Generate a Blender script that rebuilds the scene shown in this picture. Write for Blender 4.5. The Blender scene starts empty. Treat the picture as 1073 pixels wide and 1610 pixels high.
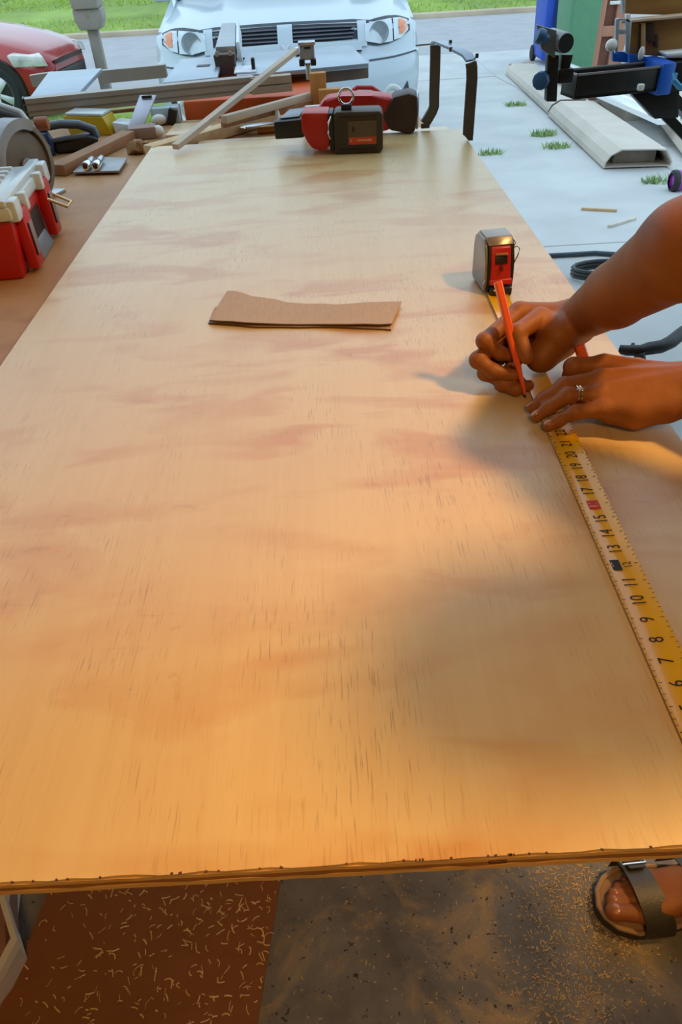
import bpy, bmesh, math, random
import numpy as np
from mathutils import Vector, Matrix

random.seed(7)
RNG = np.random.default_rng(7)
SC = bpy.context.scene
COL = SC.collection
R = math.radians

# ------------------------------------------------------------------ camera
F0, CX, CY = 1100.0, 536.5, 805.0
CAM = np.array([0.0, 0.0, 1.28])
PITCH, YAW, ROLL = R(40.36), R(-0.25), R(-3.42)
_cp, _sp = math.cos(PITCH), math.sin(PITCH)
FWD = np.array([math.sin(YAW) * _cp, math.cos(YAW) * _cp, -_sp])
_r = np.array([math.cos(YAW), -math.sin(YAW), 0.0])
_u = np.cross(_r, FWD)
RGT = _r * math.cos(ROLL) + _u * math.sin(ROLL)
UPV = _u * math.cos(ROLL) - _r * math.sin(ROLL)
cd = bpy.data.cameras.new('camera')
cam = bpy.data.objects.new('camera', cd)
COL.objects.link(cam)
cam.matrix_world = Matrix(((RGT[0], UPV[0], -FWD[0], CAM[0]), (RGT[1], UPV[1], -FWD[1], CAM[1]),
                           (RGT[2], UPV[2], -FWD[2], CAM[2]), (0, 0, 0, 1)))
cd.sensor_fit = 'VERTICAL'
cd.sensor_height = 24.0
cd.lens = 24.0 * F0 / 1610.0
cd.clip_start, cd.clip_end = 0.02, 200.0
SC.camera = cam

# ------------------------------------------------------------------ sky, lamps, exposure
W = bpy.data.worlds.new('overcast_sky')
SC.world = W
W.use_nodes = True
bg = W.node_tree.nodes['Background']
bg.inputs['Color'].default_value = (0.62, 0.83, 1.0, 1)
bg.inputs['Strength'].default_value = 1.5
def area_lamp(name, loc, target, size, power, color, spread=180):
    ld = bpy.data.lights.new(name, 'AREA')
    ld.shape = 'DISK'
    ld.size = size
    ld.energy = power
    ld.color = color
    ld.spread = R(spread)
    o = bpy.data.objects.new(name, ld)
    COL.objects.link(o)
    o.location = loc
    o.rotation_euler = (Vector(target) - Vector(loc)).to_track_quat('-Z', 'Y').to_euler()
    return o
area_lamp('warm_lamp', (1.28, 0.61, 2.47), (0.0, 0.28, 0.78), 0.22, 12.6, (1.0, 0.56, 0.18), 92)
area_lamp('warm_lamp', (0.08, -0.70, 2.10), (0.1, 0.1, 0.78), 0.30, 4.6, (1.0, 0.56, 0.18), 105)  # added fill lamp behind the camera, brightens the near end and the foot
SC.view_settings.view_transform = 'Standard'
SC.view_settings.look = 'None'
SC.view_settings.exposure = 0.0
SC.view_settings.gamma = 1.0
SC.view_settings.use_curve_mapping = False

# ------------------------------------------------------------------ helpers
TZ = 0.78       # top of the upper sheet
BZ = 0.745      # top of the bench
def ray(px, py): return FWD * F0 + RGT * (px - CX) - UPV * (py - CY)
def at(px, py, z=TZ):
    d = ray(px, py); return Vector(CAM + d * ((z - CAM[2]) / d[2]))
def aty(px, py, Y):
    d = ray(px, py); return Vector(CAM + d * (Y / d[1]))
SL = 0.052
def gz(y): return 0.0 if y < 1.6 else (-(y - 1.6) * SL if y < 11.2 else -9.6 * SL)
def atg(px, py):
    d = ray(px, py); t = (SL * 1.6 - CAM[2]) / (d[2] + SL * d[1]); return Vector(CAM + d * t)

def lin(c):
    return tuple(((v / 255.0) / 12.92 if v / 255.0 <= 0.04045 else ((v / 255.0 + 0.055) / 1.055) ** 2.4) for v in c)
MATS = {}
def M(name, col, rough=0.55, metal=0.0, var=0.12, scale=14.0, bump=0.0, bscale=120.0, coat=0.0, sss=0.0, trans=0.0, stretch=None):
    if name in MATS: return MATS[name]
    m = bpy.data.materials.new(name); m.use_nodes = True
    nt = m.node_tree; N = nt.nodes; L = nt.links
    p = N['Principled BSDF']
    c = lin(col)
    p.inputs['Roughness'].default_value = rough
    p.inputs['Metallic'].default_value = metal
    if coat: p.inputs['Coat Weight'].default_value = coat; p.inputs['Coat Roughness'].default_value = 0.08
    if trans: p.inputs['Transmission Weight'].default_value = trans
    if sss:
        p.inputs['Subsurface Weight'].default_value = sss
        p.inputs['Subsurface Radius'].default_value = (0.012, 0.004, 0.002)
        p.inputs['Subsurface Scale'].default_value = 1.0
    tc = N.new('ShaderNodeTexCoord'); src = tc.outputs['Object']
    if stretch:
        mp = N.new('ShaderNodeMapping'); mp.inputs['Scale'].default_value = stretch
        L.new(src, mp.inputs['Vector']); src = mp.outputs['Vector']
    nz = N.new('ShaderNodeTexNoise'); nz.inputs['Scale'].default_value = scale; nz.inputs['Detail'].default_value = 5
    L.new(src, nz.inputs['Vector'])
    rp = N.new('ShaderNodeValToRGB')
    rp.color_ramp.elements[0].position = 0.3; rp.color_ramp.elements[1].position = 0.7
    rp.color_ramp.elements[0].color = tuple(max(0, v * (1 - var)) for v in c) + (1,)
    rp.color_ramp.elements[1].color = tuple(min(1, v * (1 + var)) for v in c) + (1,)
    L.new(nz.outputs['Fac'], rp.inputs['Fac']); L.new(rp.outputs['Color'], p.inputs['Base Color'])
    if bump:
        n2 = N.new('ShaderNodeTexNoise'); n2.inputs['Scale'].default_value = bscale; n2.inputs['Detail'].default_value = 3
        L.new(src, n2.inputs['Vector'])
        b = N.new('ShaderNodeBump'); b.inputs['Strength'].default_value = bump; b.inputs['Distance'].default_value = 0.002
        L.new(n2.outputs['Fac'], b.inputs['Height']); L.new(b.outputs['Normal'], p.inputs['Normal'])
    MATS[name] = m
    return m

WM = {}
def wm(o): return WM.get(o.name, Matrix.Identity(4))
def tag(o, label=None, cat=None, group=None, kind=None):
    if label: o['label'] = label
    if cat: o['category'] = cat
    if group: o['group'] = group
    if kind: o['kind'] = kind
    return o
def thing(name, label, cat, loc=(0, 0, 0), rz=0.0, group=None, kind=None):
    o = bpy.data.objects.new(name, None); COL.objects.link(o)
    o.empty_display_size = 0.05
    o.location = loc; o.rotation_euler = (0, 0, rz)
    WM[o.name] = Matrix.Translation(Vector(loc)) @ Matrix.Rotation(rz, 4, 'Z')
    return tag(o, label, cat, group, kind)
def kids(o): return [c for c in bpy.data.objects if c.parent == o]
def copy_tree(o, parent=None):
    c = o.copy(); COL.objects.link(c); c.parent = parent
    if parent is not None and 'label' in c and False: del c['label']
    for k in kids(o): copy_tree(k, c)
    return c

class MB:
    """collects shapes; build() links them as one mesh object"""
    def __init__(s): s.bm = bmesh.new()
    def _add(s, verts, faces, M4=None):
        vs = [s.bm.verts.new((M4 @ Vector(v)) if M4 is not None else Vector(v)) for v in verts]
        for f in faces:
            try: s.bm.faces.new([vs[i] for i in f])
            except ValueError: pass
        return vs
    def box(s, c, size, rot=None, bevel=0.0, seg=2):
        x, y, z = (v / 2 for v in size)
        mt = Matrix.Translation(Vector(c))
        if rot is not None: mt = mt @ (rot if isinstance(rot, Matrix) else Matrix.Rotation(rot, 4, 'Z'))
        v = [(-x, -y, -z), (x, -y, -z), (x, y, -z), (-x, y, -z), (-x, -y, z), (x, -y, z), (x, y, z), (-x, y, z)]
        return s.hexa([mt @ Vector(p) for p in v], bevel, seg)
    def hexa(s, pts, bevel=0.0, seg=2):
        vs = s._add(pts, [(3, 2, 1, 0), (4, 5, 6, 7), (0, 1, 5, 4), (1, 2, 6, 5), (2, 3, 7, 6), (3, 0, 4, 7)])
        if bevel:
            es = list({e for v in vs for e in v.link_edges})
            bmesh.ops.bevel(s.bm, geom=es, offset=bevel, segments=seg, profile=0.5, affect='EDGES', clamp_overlap=True)
        return s
    def prism(s, outline, z0, z1, M4=None, bevel=0.0, seg=2):
        n = len(outline)
        v = [(p[0], p[1], z0) for p in outline] + [(p[0], p[1], z1) for p in outline]
        f = [tuple(range(n - 1, -1, -1)), tuple(range(n, 2 * n))] + [(i, (i + 1) % n, (i + 1) % n + n, i + n) for i in range(n)]
        vs = s._add(v, f, M4)
        if bevel:
            es = list({e for q in vs for e in q.link_edges})
            bmesh.ops.bevel(s.bm, geom=es, offset=bevel, segments=seg, profile=0.5, affect='EDGES', clamp_overlap=True)
        return s
    def cyl(s, a, b, r, r2=None, n=16, bevel=0.0):
        a, b = Vector(a), Vector(b); r2 = r if r2 is None else r2
        q = (b - a).to_track_quat('Z', 'Y').to_matrix()
        v, f = [], []
        for p, rr in ((a, r), (b, r2)):
            for i in range(n):
                t = 2 * math.pi * i / n
                v.append(p + q @ Vector((rr * math.cos(t), rr * math.sin(t), 0)))
        f = [tuple(range(n - 1, -1, -1)), tuple(range(n, 2 * n))] + [(i, (i + 1) % n, (i + 1) % n + n, i + n) for i in range(n)]
        vs = s._add(v, f)
        if bevel:
            es = [e for e in {e for q in vs for e in q.link_edges} if any(len(fc.verts) == n for fc in e.link_faces)]
            bmesh.ops.bevel(s.bm, geom=es, offset=bevel, segments=2, profile=0.5, affect='EDGES', clamp_overlap=True)
        return s
    def sweep(s, path, prof, up=(0, 0, 1), closed=False, scales=None):
        """prof: 2D outline (side, up) swept along path"""
        P = [Vector(p) for p in path]; n = len(P); k = len(prof); v, f = [], []
        for i, p in enumerate(P):
            if closed: d = P[(i + 1) % n] - P[i - 1]
            else: d = P[min(i + 1, n - 1)] - P[max(i - 1, 0)]
            d.normalize(); u = Vector(up)
            sd = d.cross(u)
            if sd.length < 1e-4: sd = d.cross(Vector((0, 1, 0.01)))
            sd.normalize(); uu = sd.cross(d)
            sc = scales[i] if scales else 1.0
            v += [p + sd * (q[0] * sc) + uu * (q[1] * sc) for q in prof]
        m = n if closed else n - 1
        for i in range(m):
            a, b = i * k, ((i + 1) % n) * k
            f += [(a + j, a + (j + 1) % k, b + (j + 1) % k, b + j) for j in range(k)]
        if not closed: f += [tuple(range(k - 1, -1, -1)), tuple(range((n - 1) * k, n * k))]
        s._add(v, f); return s
    def tube(s, path, r, n=10, closed=False, up=(0, 0, 1), scales=None):
        return s.sweep(path, [(r * math.cos(2 * math.pi * i / n), r * math.sin(2 * math.pi * i / n)) for i in range(n)], up, closed, scales)
    def lathe(s, prof, n=24, M4=None, closed=False):
        v, f = [], []; k = len(prof)
        for i in range(n):
            t = 2 * math.pi * i / n
            v += [(r * math.cos(t), r * math.sin(t), z) for r, z in prof]
        for i in range(n):
            a, b = i * k, ((i + 1) % n) * k
            f += [(a + j, b + j, b + j + 1, a + j + 1) for j in range(k - 1)]
            if closed: f.append((a + k - 1, b + k - 1, b, a))
        s._add(v, f, M4)
        bmesh.ops.remove_doubles(s.bm, verts=s.bm.verts[:], dist=1e-6)
        return s
    def ball(s, c, r, sc=(1, 1, 1), rot=None, u=16, w=10):
        mt = Matrix.Translation(Vector(c)) @ (rot if rot is not None else Matrix.Identity(4)) @ Matrix.Diagonal((r * sc[0], r * sc[1], r * sc[2], 1))
        bmesh.ops.create_uvsphere(s.bm, u_segments=u, v_segments=w, radius=1.0, matrix=mt); return s
    def grid(s, rows, flip=False):
        k = len(rows[0]); v = [p for r_ in rows for p in r_]; f = []
        for i in range(len(rows) - 1):
            for j in range(k - 1):
                q = (i * k + j, i * k + j + 1, (i + 1) * k + j + 1, (i + 1) * k + j)
                f.append(q[::-1] if flip else q)
        s._add(v, f); return s
    def sheet(s, rows, th):
        """grid given a thickness straight down z or along a vector th"""
        th = Vector(th); k = len(rows[0]); n = len(rows)
        top = [Vector(p) for r_ in rows for p in r_]; bot = [p - th for p in top]; o = n * k; f = []
        for i in range(n - 1):
            for j in range(k - 1):
                q = (i * k + j, i * k + j + 1, (i + 1) * k + j + 1, (i + 1) * k + j)
                f.append(q); f.append(tuple(x + o for x in q[::-1]))
        ring = [j for j in range(k)] + [i * k + k - 1 for i in range(1, n)] + [(n - 1) * k + j for j in range(k - 2, -1, -1)] + [i * k for i in range(n - 2, 0, -1)]
        for a, b in zip(ring, ring[1:] + ring[:1]): f.append((b, a, a + o, b + o))
        s._add(top + bot, f); return s
    def build(s, name, mat, parent=None, world=False, angle=38, label=None, cat=None, group=None, kind=None, flat=False):
        bm = s.bm
        bmesh.ops.recalc_face_normals(bm, faces=bm.faces[:])
        if world and parent is not None: bm.transform(wm(parent).inverted())
        loc = None
        if parent is None and bm.verts:
            lo = Vector((min(v.co[i] for v in bm.verts) for i in range(3))); hi = Vector((max(v.co[i] for v in bm.verts) for i in range(3)))
            loc = Vector(((lo.x + hi.x) / 2, (lo.y + hi.y) / 2, lo.z)); bm.transform(Matrix.Translation(-loc))
        me = bpy.data.meshes.new(name); bm.to_mesh(me); bm.free()
        if not flat:
            me.polygons.foreach_set('use_smooth', [True] * len(me.polygons)); me.set_sharp_from_angle(angle=R(angle))
        o = bpy.data.objects.new(name, me); COL.objects.link(o)
        if mat is not None:
            for m in (mat if isinstance(mat, (list, tuple)) else [mat]): me.materials.append(m)
        if parent is not None: o.parent = parent; WM[o.name] = wm(parent)
        elif loc is not None: o.location = loc; WM[o.name] = Matrix.Translation(loc)
        return tag(o, label, cat, group, kind)

def npmesh(name, verts, faces, mat, parent=None, smooth=True):
    me = bpy.data.meshes.new(name)
    verts = np.asarray(verts, dtype=np.float64)
    if parent is not None:
        inv = np.array(wm(parent).inverted()); verts = verts @ inv[:3, :3].T + inv[:3, 3]
    me.from_pydata(verts.tolist(), [], np.asarray(faces).tolist())
    if smooth: me.polygons.foreach_set('use_smooth', [True] * len(me.polygons))
    me.materials.append(mat)
    o = bpy.data.objects.new(name, me); COL.objects.link(o)
    if parent is not None: o.parent = parent; WM[o.name] = wm(parent)
    return o

# ---- organic surfaces: smooth union of tapered capsules, meshed with surface nets
def smin(a, b, k):
    h = np.clip(0.5 + 0.5 * (b - a) / k, 0, 1); return b * (1 - h) + a * h - k * h * (1 - h)
class Field:
    def __init__(s, lo, hi, h):
        s.h = h; s.lo = np.array(lo, float); s.n = np.ceil((np.array(hi) - s.lo) / h).astype(int) + 1
        s.f = np.full(s.n, 0.2, np.float32)
    def blank(s): return np.full(s.n, 0.2, np.float32)
    def _win(s, pts, r):
        pts = np.array(pts); a = np.floor((pts.min(0) - r - s.lo) / s.h).astype(int); b = np.ceil((pts.max(0) + r - s.lo) / s.h).astype(int) + 1
        a = np.clip(a, 0, s.n); b = np.clip(b, 0, s.n); return tuple(slice(i, j) for i, j in zip(a, b))
    def _grid(s, w):
        ax = [s.lo[i] + s.h * np.arange(w[i].start, w[i].stop) for i in range(3)]
        return np.meshgrid(*ax, indexing='ij')
    def cap(s, f, a, b, ra, rb, k, pad=0.02, flat=None):
        a, b = np.array(a, float), np.array(b, float); w = s._win([a, b], max(ra, rb) * 1.3 + pad)
        if any(q.stop - q.start < 1 for q in w): return f
        X, Y, Z = s._grid(w); d = b - a; L2 = max(float(d @ d), 1e-12)
        t = np.clip(((X - a[0]) * d[0] + (Y - a[1]) * d[1] + (Z - a[2]) * d[2]) / L2, 0, 1)
        qx, qy, qz = X - a[0] - t * d[0], Y - a[1] - t * d[1], Z - a[2] - t * d[2]
        if flat is not None:      # (axis, factor): squash the section along an axis
            ax, fc = np.array(flat[0], float), flat[1]; ax /= np.linalg.norm(ax)
            pr = qx * ax[0] + qy * ax[1] + qz * ax[2]; e = (1 / fc - 1) * pr
            qx, qy, qz = qx + e * ax[0], qy + e * ax[1], qz + e * ax[2]
        D = np.sqrt(qx * qx + qy * qy + qz * qz) - (ra + (rb - ra) * t)
        f[w] = smin(f[w], D.astype(np.float32), k); return f
    def chain(s, f, pts, rad, k, **kw):
        for i in range(len(pts) - 1): f = s.cap(f, pts[i], pts[i + 1], rad[i], rad[i + 1], k, **kw)
        return f
    def mesh(s, f):
        g = f; ins = g < 0; n = np.array(g.shape) - 1
        cnt = np.zeros(n, np.int8); offs = [(i, j, k) for i in (0, 1) for j in (0, 1) for k in (0, 1)]
        for o in offs: cnt += ins[o[0]:o[0] + n[0], o[1]:o[1] + n[1], o[2]:o[2] + n[2]]
        act = np.argwhere((cnt > 0) & (cnt < 8)); idx = np.full(n, -1, np.int64); idx[tuple(act.T)] = np.arange(len(act))
        val = np.stack([g[act[:, 0] + o[0], act[:, 1] + o[1], act[:, 2] + o[2]] for o in offs], 1)
        acc = np.zeros((len(act), 3)); num = np.zeros(len(act)); O = np.array(offs, float)
        for a in range(8):
            for b in range(a + 1, 8):
                if np.abs(O[a] - O[b]).sum() != 1: continue
                m = (val[:, a] < 0) != (val[:, b] < 0); t = np.where(m, val[:, a] / np.where(m, val[:, a] - val[:, b], 1), 0)
                acc += np.where(m[:, None], O[a] + t[:, None] * (O[b] - O[a]), 0); num += m
        V = s.lo + s.h * (act + acc / num[:, None]); Fs = []
        for ax in range(3):
            u, v = (ax + 1) % 3, (ax + 2) % 3
            sl = [slice(1, -1)] * 3; sl[ax] = slice(0, -1); sh = list(sl); sh[ax] = slice(1, None)
            A, B = ins[tuple(sl)], ins[tuple(sh)]
            for flip, mk in ((False, A & ~B), (True, ~A & B)):
                p = np.argwhere(mk)
                if not len(p): continue
                p = p + np.array([0 if i == ax else 1 for i in range(3)])
                du, dv = np.eye(3, dtype=int)[u], np.eye(3, dtype=int)[v]
                q = [idx[tuple((p - x).T)] for x in (0 * du, du, du + dv, dv)]
                q = np.stack(q if not flip else q[::-1], 1); Fs.append(q)
        Fs = np.concatenate(Fs); return V, Fs[(Fs >= 0).all(1)]

# ------------------------------------------------------------------ materials with structure
def plywood_mat(name, base, dark, light, blotch=0.5, pores=0.5, rough=0.42, spec=0.5):
    m = bpy.data.materials.new(name); m.use_nodes = True
    N, L = m.node_tree.nodes, m.node_tree.links; p = N['Principled BSDF']
    p.inputs['Roughness'].default_value = rough; p.inputs['Specular IOR Level'].default_value = spec
    if spec > .7: p.inputs['Coat Weight'].default_value = .45; p.inputs['Coat Roughness'].default_value = .34
    tc = N.new('ShaderNodeTexCoord')
    def noise(scale, vec, det=4, rgh=0.55, dist=0.0):
        mp = N.new('ShaderNodeMapping'); mp.inputs['Scale'].default_value = vec; L.new(tc.outputs['Object'], mp.inputs['Vector'])
        n = N.new('ShaderNodeTexNoise'); n.inputs['Scale'].default_value = scale; n.inputs['Detail'].default_value = det
        n.inputs['Roughness'].default_value = rgh; n.inputs['Distortion'].default_value = dist
        L.new(mp.outputs['Vector'], n.inputs['Vector']); return n.outputs['Fac']
    def ramp(fac, a, b, ca, cb):
        r = N.new('ShaderNodeValToRGB'); r.color_ramp.elements[0].position = a; r.color_ramp.elements[1].position = b
        r.color_ramp.elements[0].color = ca; r.color_ramp.elements[1].color = cb; L.new(fac, r.inputs['Fac']); return r.outputs['Color']
    def mix(fac, a, b, mode='MIX'):
        x = N.new('ShaderNodeMix'); x.data_type = 'RGBA'; x.blend_type = mode
        if isinstance(fac, float): x.inputs['Factor'].default_value = fac
        else: L.new(fac, x.inputs['Factor'])
        for s_, v in ((x.inputs['A'], a), (x.inputs['B'], b)):
            if isinstance(v, tuple): s_.default_value = v
            else: L.new(v, s_)
        return x.outputs['Result']
    w, k = (1, 1, 1, 1), (0, 0, 0, 1)
    f4 = lambda c: lin(c) + (1,)
    grain = ramp(noise(1.0, (70, 2.6, 1), 5, 0.6, 0.6), 0.3, 0.72, f4(dark), f4(light))
    col = mix(0.15, f4(base), grain)
    cloud = ramp(noise(3.2, (1.0, 0.8, 1), 3, 0.5, 0.4), 0.38, 0.66, k, w)
    col = mix(mix(0.30, k, cloud), col, f4(light))
    patch = ramp(noise(7.5, (0.62, 1.7, 1), 3, 0.5, 0.5), 0.48, 0.62, k, w)
    gate = ramp(noise(2.0, (1.3, 0.9, 1), 2, 0.5, 0.2), 0.28, 0.56, k, w)
    pf = mix(blotch, k, mix(1.0, patch, gate, 'MULTIPLY'))
    col = mix(pf, col, f4(dark))
    fig = ramp(noise(17.0, (0.55, 1.2, 1), 5, 0.7, 2.6), 0.60, 0.68, k, w)
    ff = mix(blotch * 0.35, k, mix(1.0, fig, patch, 'MULTIPLY'))
    col = mix(ff, col, f4(tuple(v * 0.8 for v in dark)))
    pore = ramp(noise(1.0, (560, 26, 1), 2, 0.5, 0.25), 0.58, 0.68, k, w)
    pg = ramp(noise(4.5, (1.6, 0.9, 1), 3, 0.55), 0.42, 0.64, k, w)
    pp = mix(pores, k, mix(1.0, pore, pg, 'MULTIPLY'))
    col = mix(pp, col, f4(tuple(v * 0.55 for v in dark)))
    L.new(col, p.inputs['Base Color'])
    b = N.new('ShaderNodeBump'); b.inputs['Strength'].default_value = 0.12; b.inputs['Distance'].default_value = 0.0008
    L.new(pp, b.inputs['Height']); b.invert = True; L.new(b.outputs['Normal'], p.inputs['Normal'])
    return m
PLY = plywood_mat('pale_plywood', (208, 176, 120), (194, 138, 74), (224, 198, 148), 0.85, 0.45, 0.36, 0.75)
PLY2 = plywood_mat('second_plywood', (208, 178, 134), (180, 134, 86), (224, 198, 160), 0.4, 0.4, 0.36, 0.75)
BENCHM = plywood_mat('brown_bench_board', (172, 128, 84), (146, 98, 58), (196, 150, 106), 0.5, 0.25, 0.5, 0.35)
def floor_mat():
    m = bpy.data.materials.new('garage_concrete'); m.use_nodes = True
    N, L = m.node_tree.nodes, m.node_tree.links; p = N['Principled BSDF']; p.inputs['Roughness'].default_value = 0.62
    tc = N.new('ShaderNodeTexCoord')
    def nz(s, d, dist=0.0):
        n = N.new('ShaderNodeTexNoise'); n.inputs['Scale'].default_value = s; n.inputs['Detail'].default_value = d; n.inputs['Roughness'].default_value = 0.65
        n.inputs['Distortion'].default_value = dist; L.new(tc.outputs['Object'], n.inputs['Vector']); return n.outputs['Fac']
    def rp(f, a, b, ca, cb):
        r = N.new('ShaderNodeValToRGB'); r.color_ramp.elements[0].position, r.color_ramp.elements[1].position = a, b
        r.color_ramp.elements[0].color, r.color_ramp.elements[1].color = ca, cb; L.new(f, r.inputs['Fac']); return r.outputs['Color']
    base = rp(nz(9, 6), 0.3, 0.7, lin((98, 92, 85)) + (1,), lin((138, 130, 120)) + (1,))
    dust = rp(nz(7.5, 8, 0.8), 0.50, 0.70, (0, 0, 0, 1), (1, 1, 1, 1))
    spot = rp(nz(95, 2), 0.66, 0.70, (0, 0, 0, 1), (1, 1, 1, 1))
    def mix(f, a, b):
        x = N.new('ShaderNodeMix'); x.data_type = 'RGBA'; L.new(f, x.inputs['Factor'])
        for s_, v in ((x.inputs['A'], a), (x.inputs['B'], b)):
            if isinstance(v, tuple): s_.default_value = v
            else: L.new(v, s_)
        return x.outputs['Result']
    c = mix(dust, base, lin((190, 156, 108)) + (1,)); c = mix(spot, c, lin((62, 56, 52)) + (1,))
    L.new(c, p.inputs['Base Color'])
    b = N.new('ShaderNodeBump'); b.inputs['Strength'].default_value = 0.3; b.inputs['Distance'].default_value = 0.002
    L.new(nz(160, 3), b.inputs['Height']); L.new(b.outputs['Normal'], p.inputs['Normal'])
    return m
FLOORM = floor_mat()
CONC = M('driveway_concrete', (198, 198, 196), 0.8, var=0.10, scale=2.2, bump=0.25, bscale=90)
ASPH = M('asphalt', (174, 172, 174), 0.85, var=0.08, scale=3, bump=0.3, bscale=80)
WALL = M('painted_wall', (186, 172, 152), 0.8, var=0.05, scale=3)
LAWN = M('lawn_soil', (138, 160, 76), 0.9, var=0.30, scale=0.8)
BLADE = M('grass_blade', (166, 190, 78), 0.7, var=0.3, scale=1.5)
BLACK = M('black_plastic', (26, 24, 23), 0.45, var=0.2)
DARK = M('dark_rubber', (40, 38, 37), 0.6, var=0.15)
RED = M('red_plastic', (182, 28, 22), 0.38, var=0.06)
STEEL = M('brushed_steel', (190, 192, 196), 0.3, metal=1.0, var=0.08, scale=30)
CHROME = M('chrome', (225, 225, 225), 0.12, metal=1.0, var=0.02)
ALU = M('aluminium', (168, 172, 176), 0.38, metal=0.9, var=0.06, scale=20)
SAWGREY = M('grey_saw_table', (164, 176, 188), 0.34, metal=0.6, var=0.06)
SKIRT = M('brown_grey_skirt', (112, 98, 86), 0.55, var=0.08)
ORANGE = M('orange_red_body', (200, 82, 22), 0.45, var=0.08)
CARD = M('grey_brown_cardboard', (184, 154, 128), 0.8, var=0.06, scale=60, bump=0.15, bscale=300, stretch=(6, 1, 1))
CARDE = M('cardboard_edge', (92, 66, 46), 0.85, var=0.15)
WOODL = M('light_wood', (206, 172, 128), 0.6, var=0.14, scale=4, stretch=(14, 1.5, 14))
WOODT = M('tan_wood', (188, 130, 66), 0.6, var=0.14, scale=4, stretch=(12, 2, 3))
WOODB = M('brown_wood', (150, 104, 66), 0.6, var=0.18, scale=5, stretch=(10, 2, 4))
WHITEP = M('white_plastic', (226, 224, 218), 0.4, var=0.04)
BLUE = M('blue_metal', (24, 92, 190), 0.38, var=0.08)

# ------------------------------------------------------------------ setting: garage
MB().prism([(-3.2, -3.0), (3.2, -3.0), (3.2, 1.6), (-3.2, 1.6)], -0.12, 0.0).build('floor', FLOORM, kind='structure', flat=True)
MB().box((0, -0.74, 2.58), (6.2, 4.72, 0.12)).build('ceiling', WALL, kind='structure')
MB().box((-3.1, -0.74, 1.26), (0.12, 4.72, 2.52)).build('wall_left', WALL, kind='structure')
MB().box((3.1, -0.74, 1.26), (0.12, 4.72, 2.52)).build('wall_right', WALL, kind='structure')
MB().box((0, -3.06, 1.26), (6.2, 0.12, 2.52)).build('wall_back', WALL, kind='structure')
MB().box((0, 1.46, 2.25), (6.08, 0.12, 0.54)).build('wall_front', WALL, kind='structure')

# driveway: sloping concrete slabs with open joints
drive = thing('driveway', None, None, (0, 1.6, 0), kind='structure')
ys = [1.6, 3.72, 6.10, 8.45, 11.2, 13.4]; xs = [-1.55, 2.45, 5.2]
for ya, yb in ((1.6, 11.2), (11.2, 13.4)):
    MB().hexa([(-1.55, ya, -.9), (5.2, ya, -.9), (5.2, yb, -.9), (-1.55, yb, -.9),
               (-1.55, ya, gz(ya) - .03), (5.2, ya, gz(ya) - .03), (5.2, yb, gz(yb) - .03), (-1.55, yb, gz(yb) - .03)]).build('joint_bed', M('joint_soil', (120, 112, 92), 0.9), drive, world=True)
for i in range(5):
    for j in range(2):
        if i == 4:
            zf = lambda y: gz(min(y, 11.2))
        else: zf = gz
        a, b, x0, x1 = ys[i] + .004, ys[i + 1] - .004, xs[j] + .003, xs[j + 1] - .003
        dz = RNG.uniform(-.004, .004)
        MB().hexa([(x0, a, zf(a) - .1), (x1, a, zf(a) - .1), (x1, b, zf(b) - .1), (x0, b, zf(b) - .1),
                   (x0, a, zf(a) + dz), (x1, a, zf(a) + dz), (x1, b, zf(b) + dz), (x0, b, zf(b) + dz)], 0.006, 1).build('slab', CONC, drive, world=True)
ZR = gz(20)
MB().box((0, 16.0, ZR - .11), (60, 5.2, 0.2)).build('road', ASPH, kind='structure')
MB().box((0, 21.2, ZR - .02), (60, 1.0, 0.16)).build('sidewalk', CONC, kind='structure')
MB().box((0, 18.75, ZR - .02), (60, 0.28, 0.2), bevel=.02).build('curb', M('curb_stone', (196, 176, 150), 0.8, var=0.2, scale=1.2), kind='structure')
MB().hexa([(-30, 18.8, ZR - .3), (30, 18.8, ZR - .3), (30, 60, ZR - .3), (-30, 60, ZR - .3),
           (-30, 18.8, ZR + .02), (30, 18.8, ZR + .02), (30, 60, 3.0), (-30, 60, 3.0)]).build('lawn_far', LAWN, kind='structure')
MB().hexa([(-30, 1.7, -1), (-1.55, 1.7, -1), (-1.55, 10.4, -1.2), (-30, 10.4, -1.2),
           (-30, 1.7, -.02), (-1.55, 1.7, -.02), (-1.55, 10.4, gz(10.4) + .01), (-30, 10.4, gz(10.4) + .01)]).build('lawn_near', LAWN, kind='structure')
MB().hexa([(5.2, -3, -1), (30, -3, -1), (30, 13.4, -1.2), (5.2, 13.4, -1.2),
           (5.2, -3, -.03), (30, -3, -.03), (30, 13.4, ZR - .01), (5.2, 13.4, ZR - .01)]).build('lawn_side', LAWN, kind='structure')
MB().hexa([(-30, 10.4, -1), (-1.55, 10.4, -1), (-1.55, 13.4, -1.2), (-30, 13.4, -1.2),
           (-30, 10.4, gz(10.4) - .06), (-1.55, 10.4, gz(10.4) - .06), (-1.55, 13.4, ZR - .03), (-30, 13.4, ZR - .03)]).build('street_parking', ASPH, kind='structure')
def grass(name, n, x0, x1, y0, y1, zf, h, wd, label):
    x = RNG.uniform(x0, x1, n); y = RNG.uniform(y0, y1, n); z = np.array([zf(v) for v in y]) - .01
    a = RNG.uniform(0, 6.28, n); hh = h * RNG.uniform(.5, 1.2, n); lx, ly = RNG.normal(0, .4, n) * hh, RNG.normal(0, .4, n) * hh
    P = np.stack([x, y, z], 1); S = np.stack([np.cos(a) * wd, np.sin(a) * wd, 0 * a], 1); T = P + np.stack([lx, ly, hh], 1)
    V = np.stack([P - S, P + S, T], 1).reshape(-1, 3)
    o = npmesh(name, V, np.arange(3 * n).reshape(-1, 3), BLADE, smooth=False)
    return tag(o, label, 'grass', kind='stuff')
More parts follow.
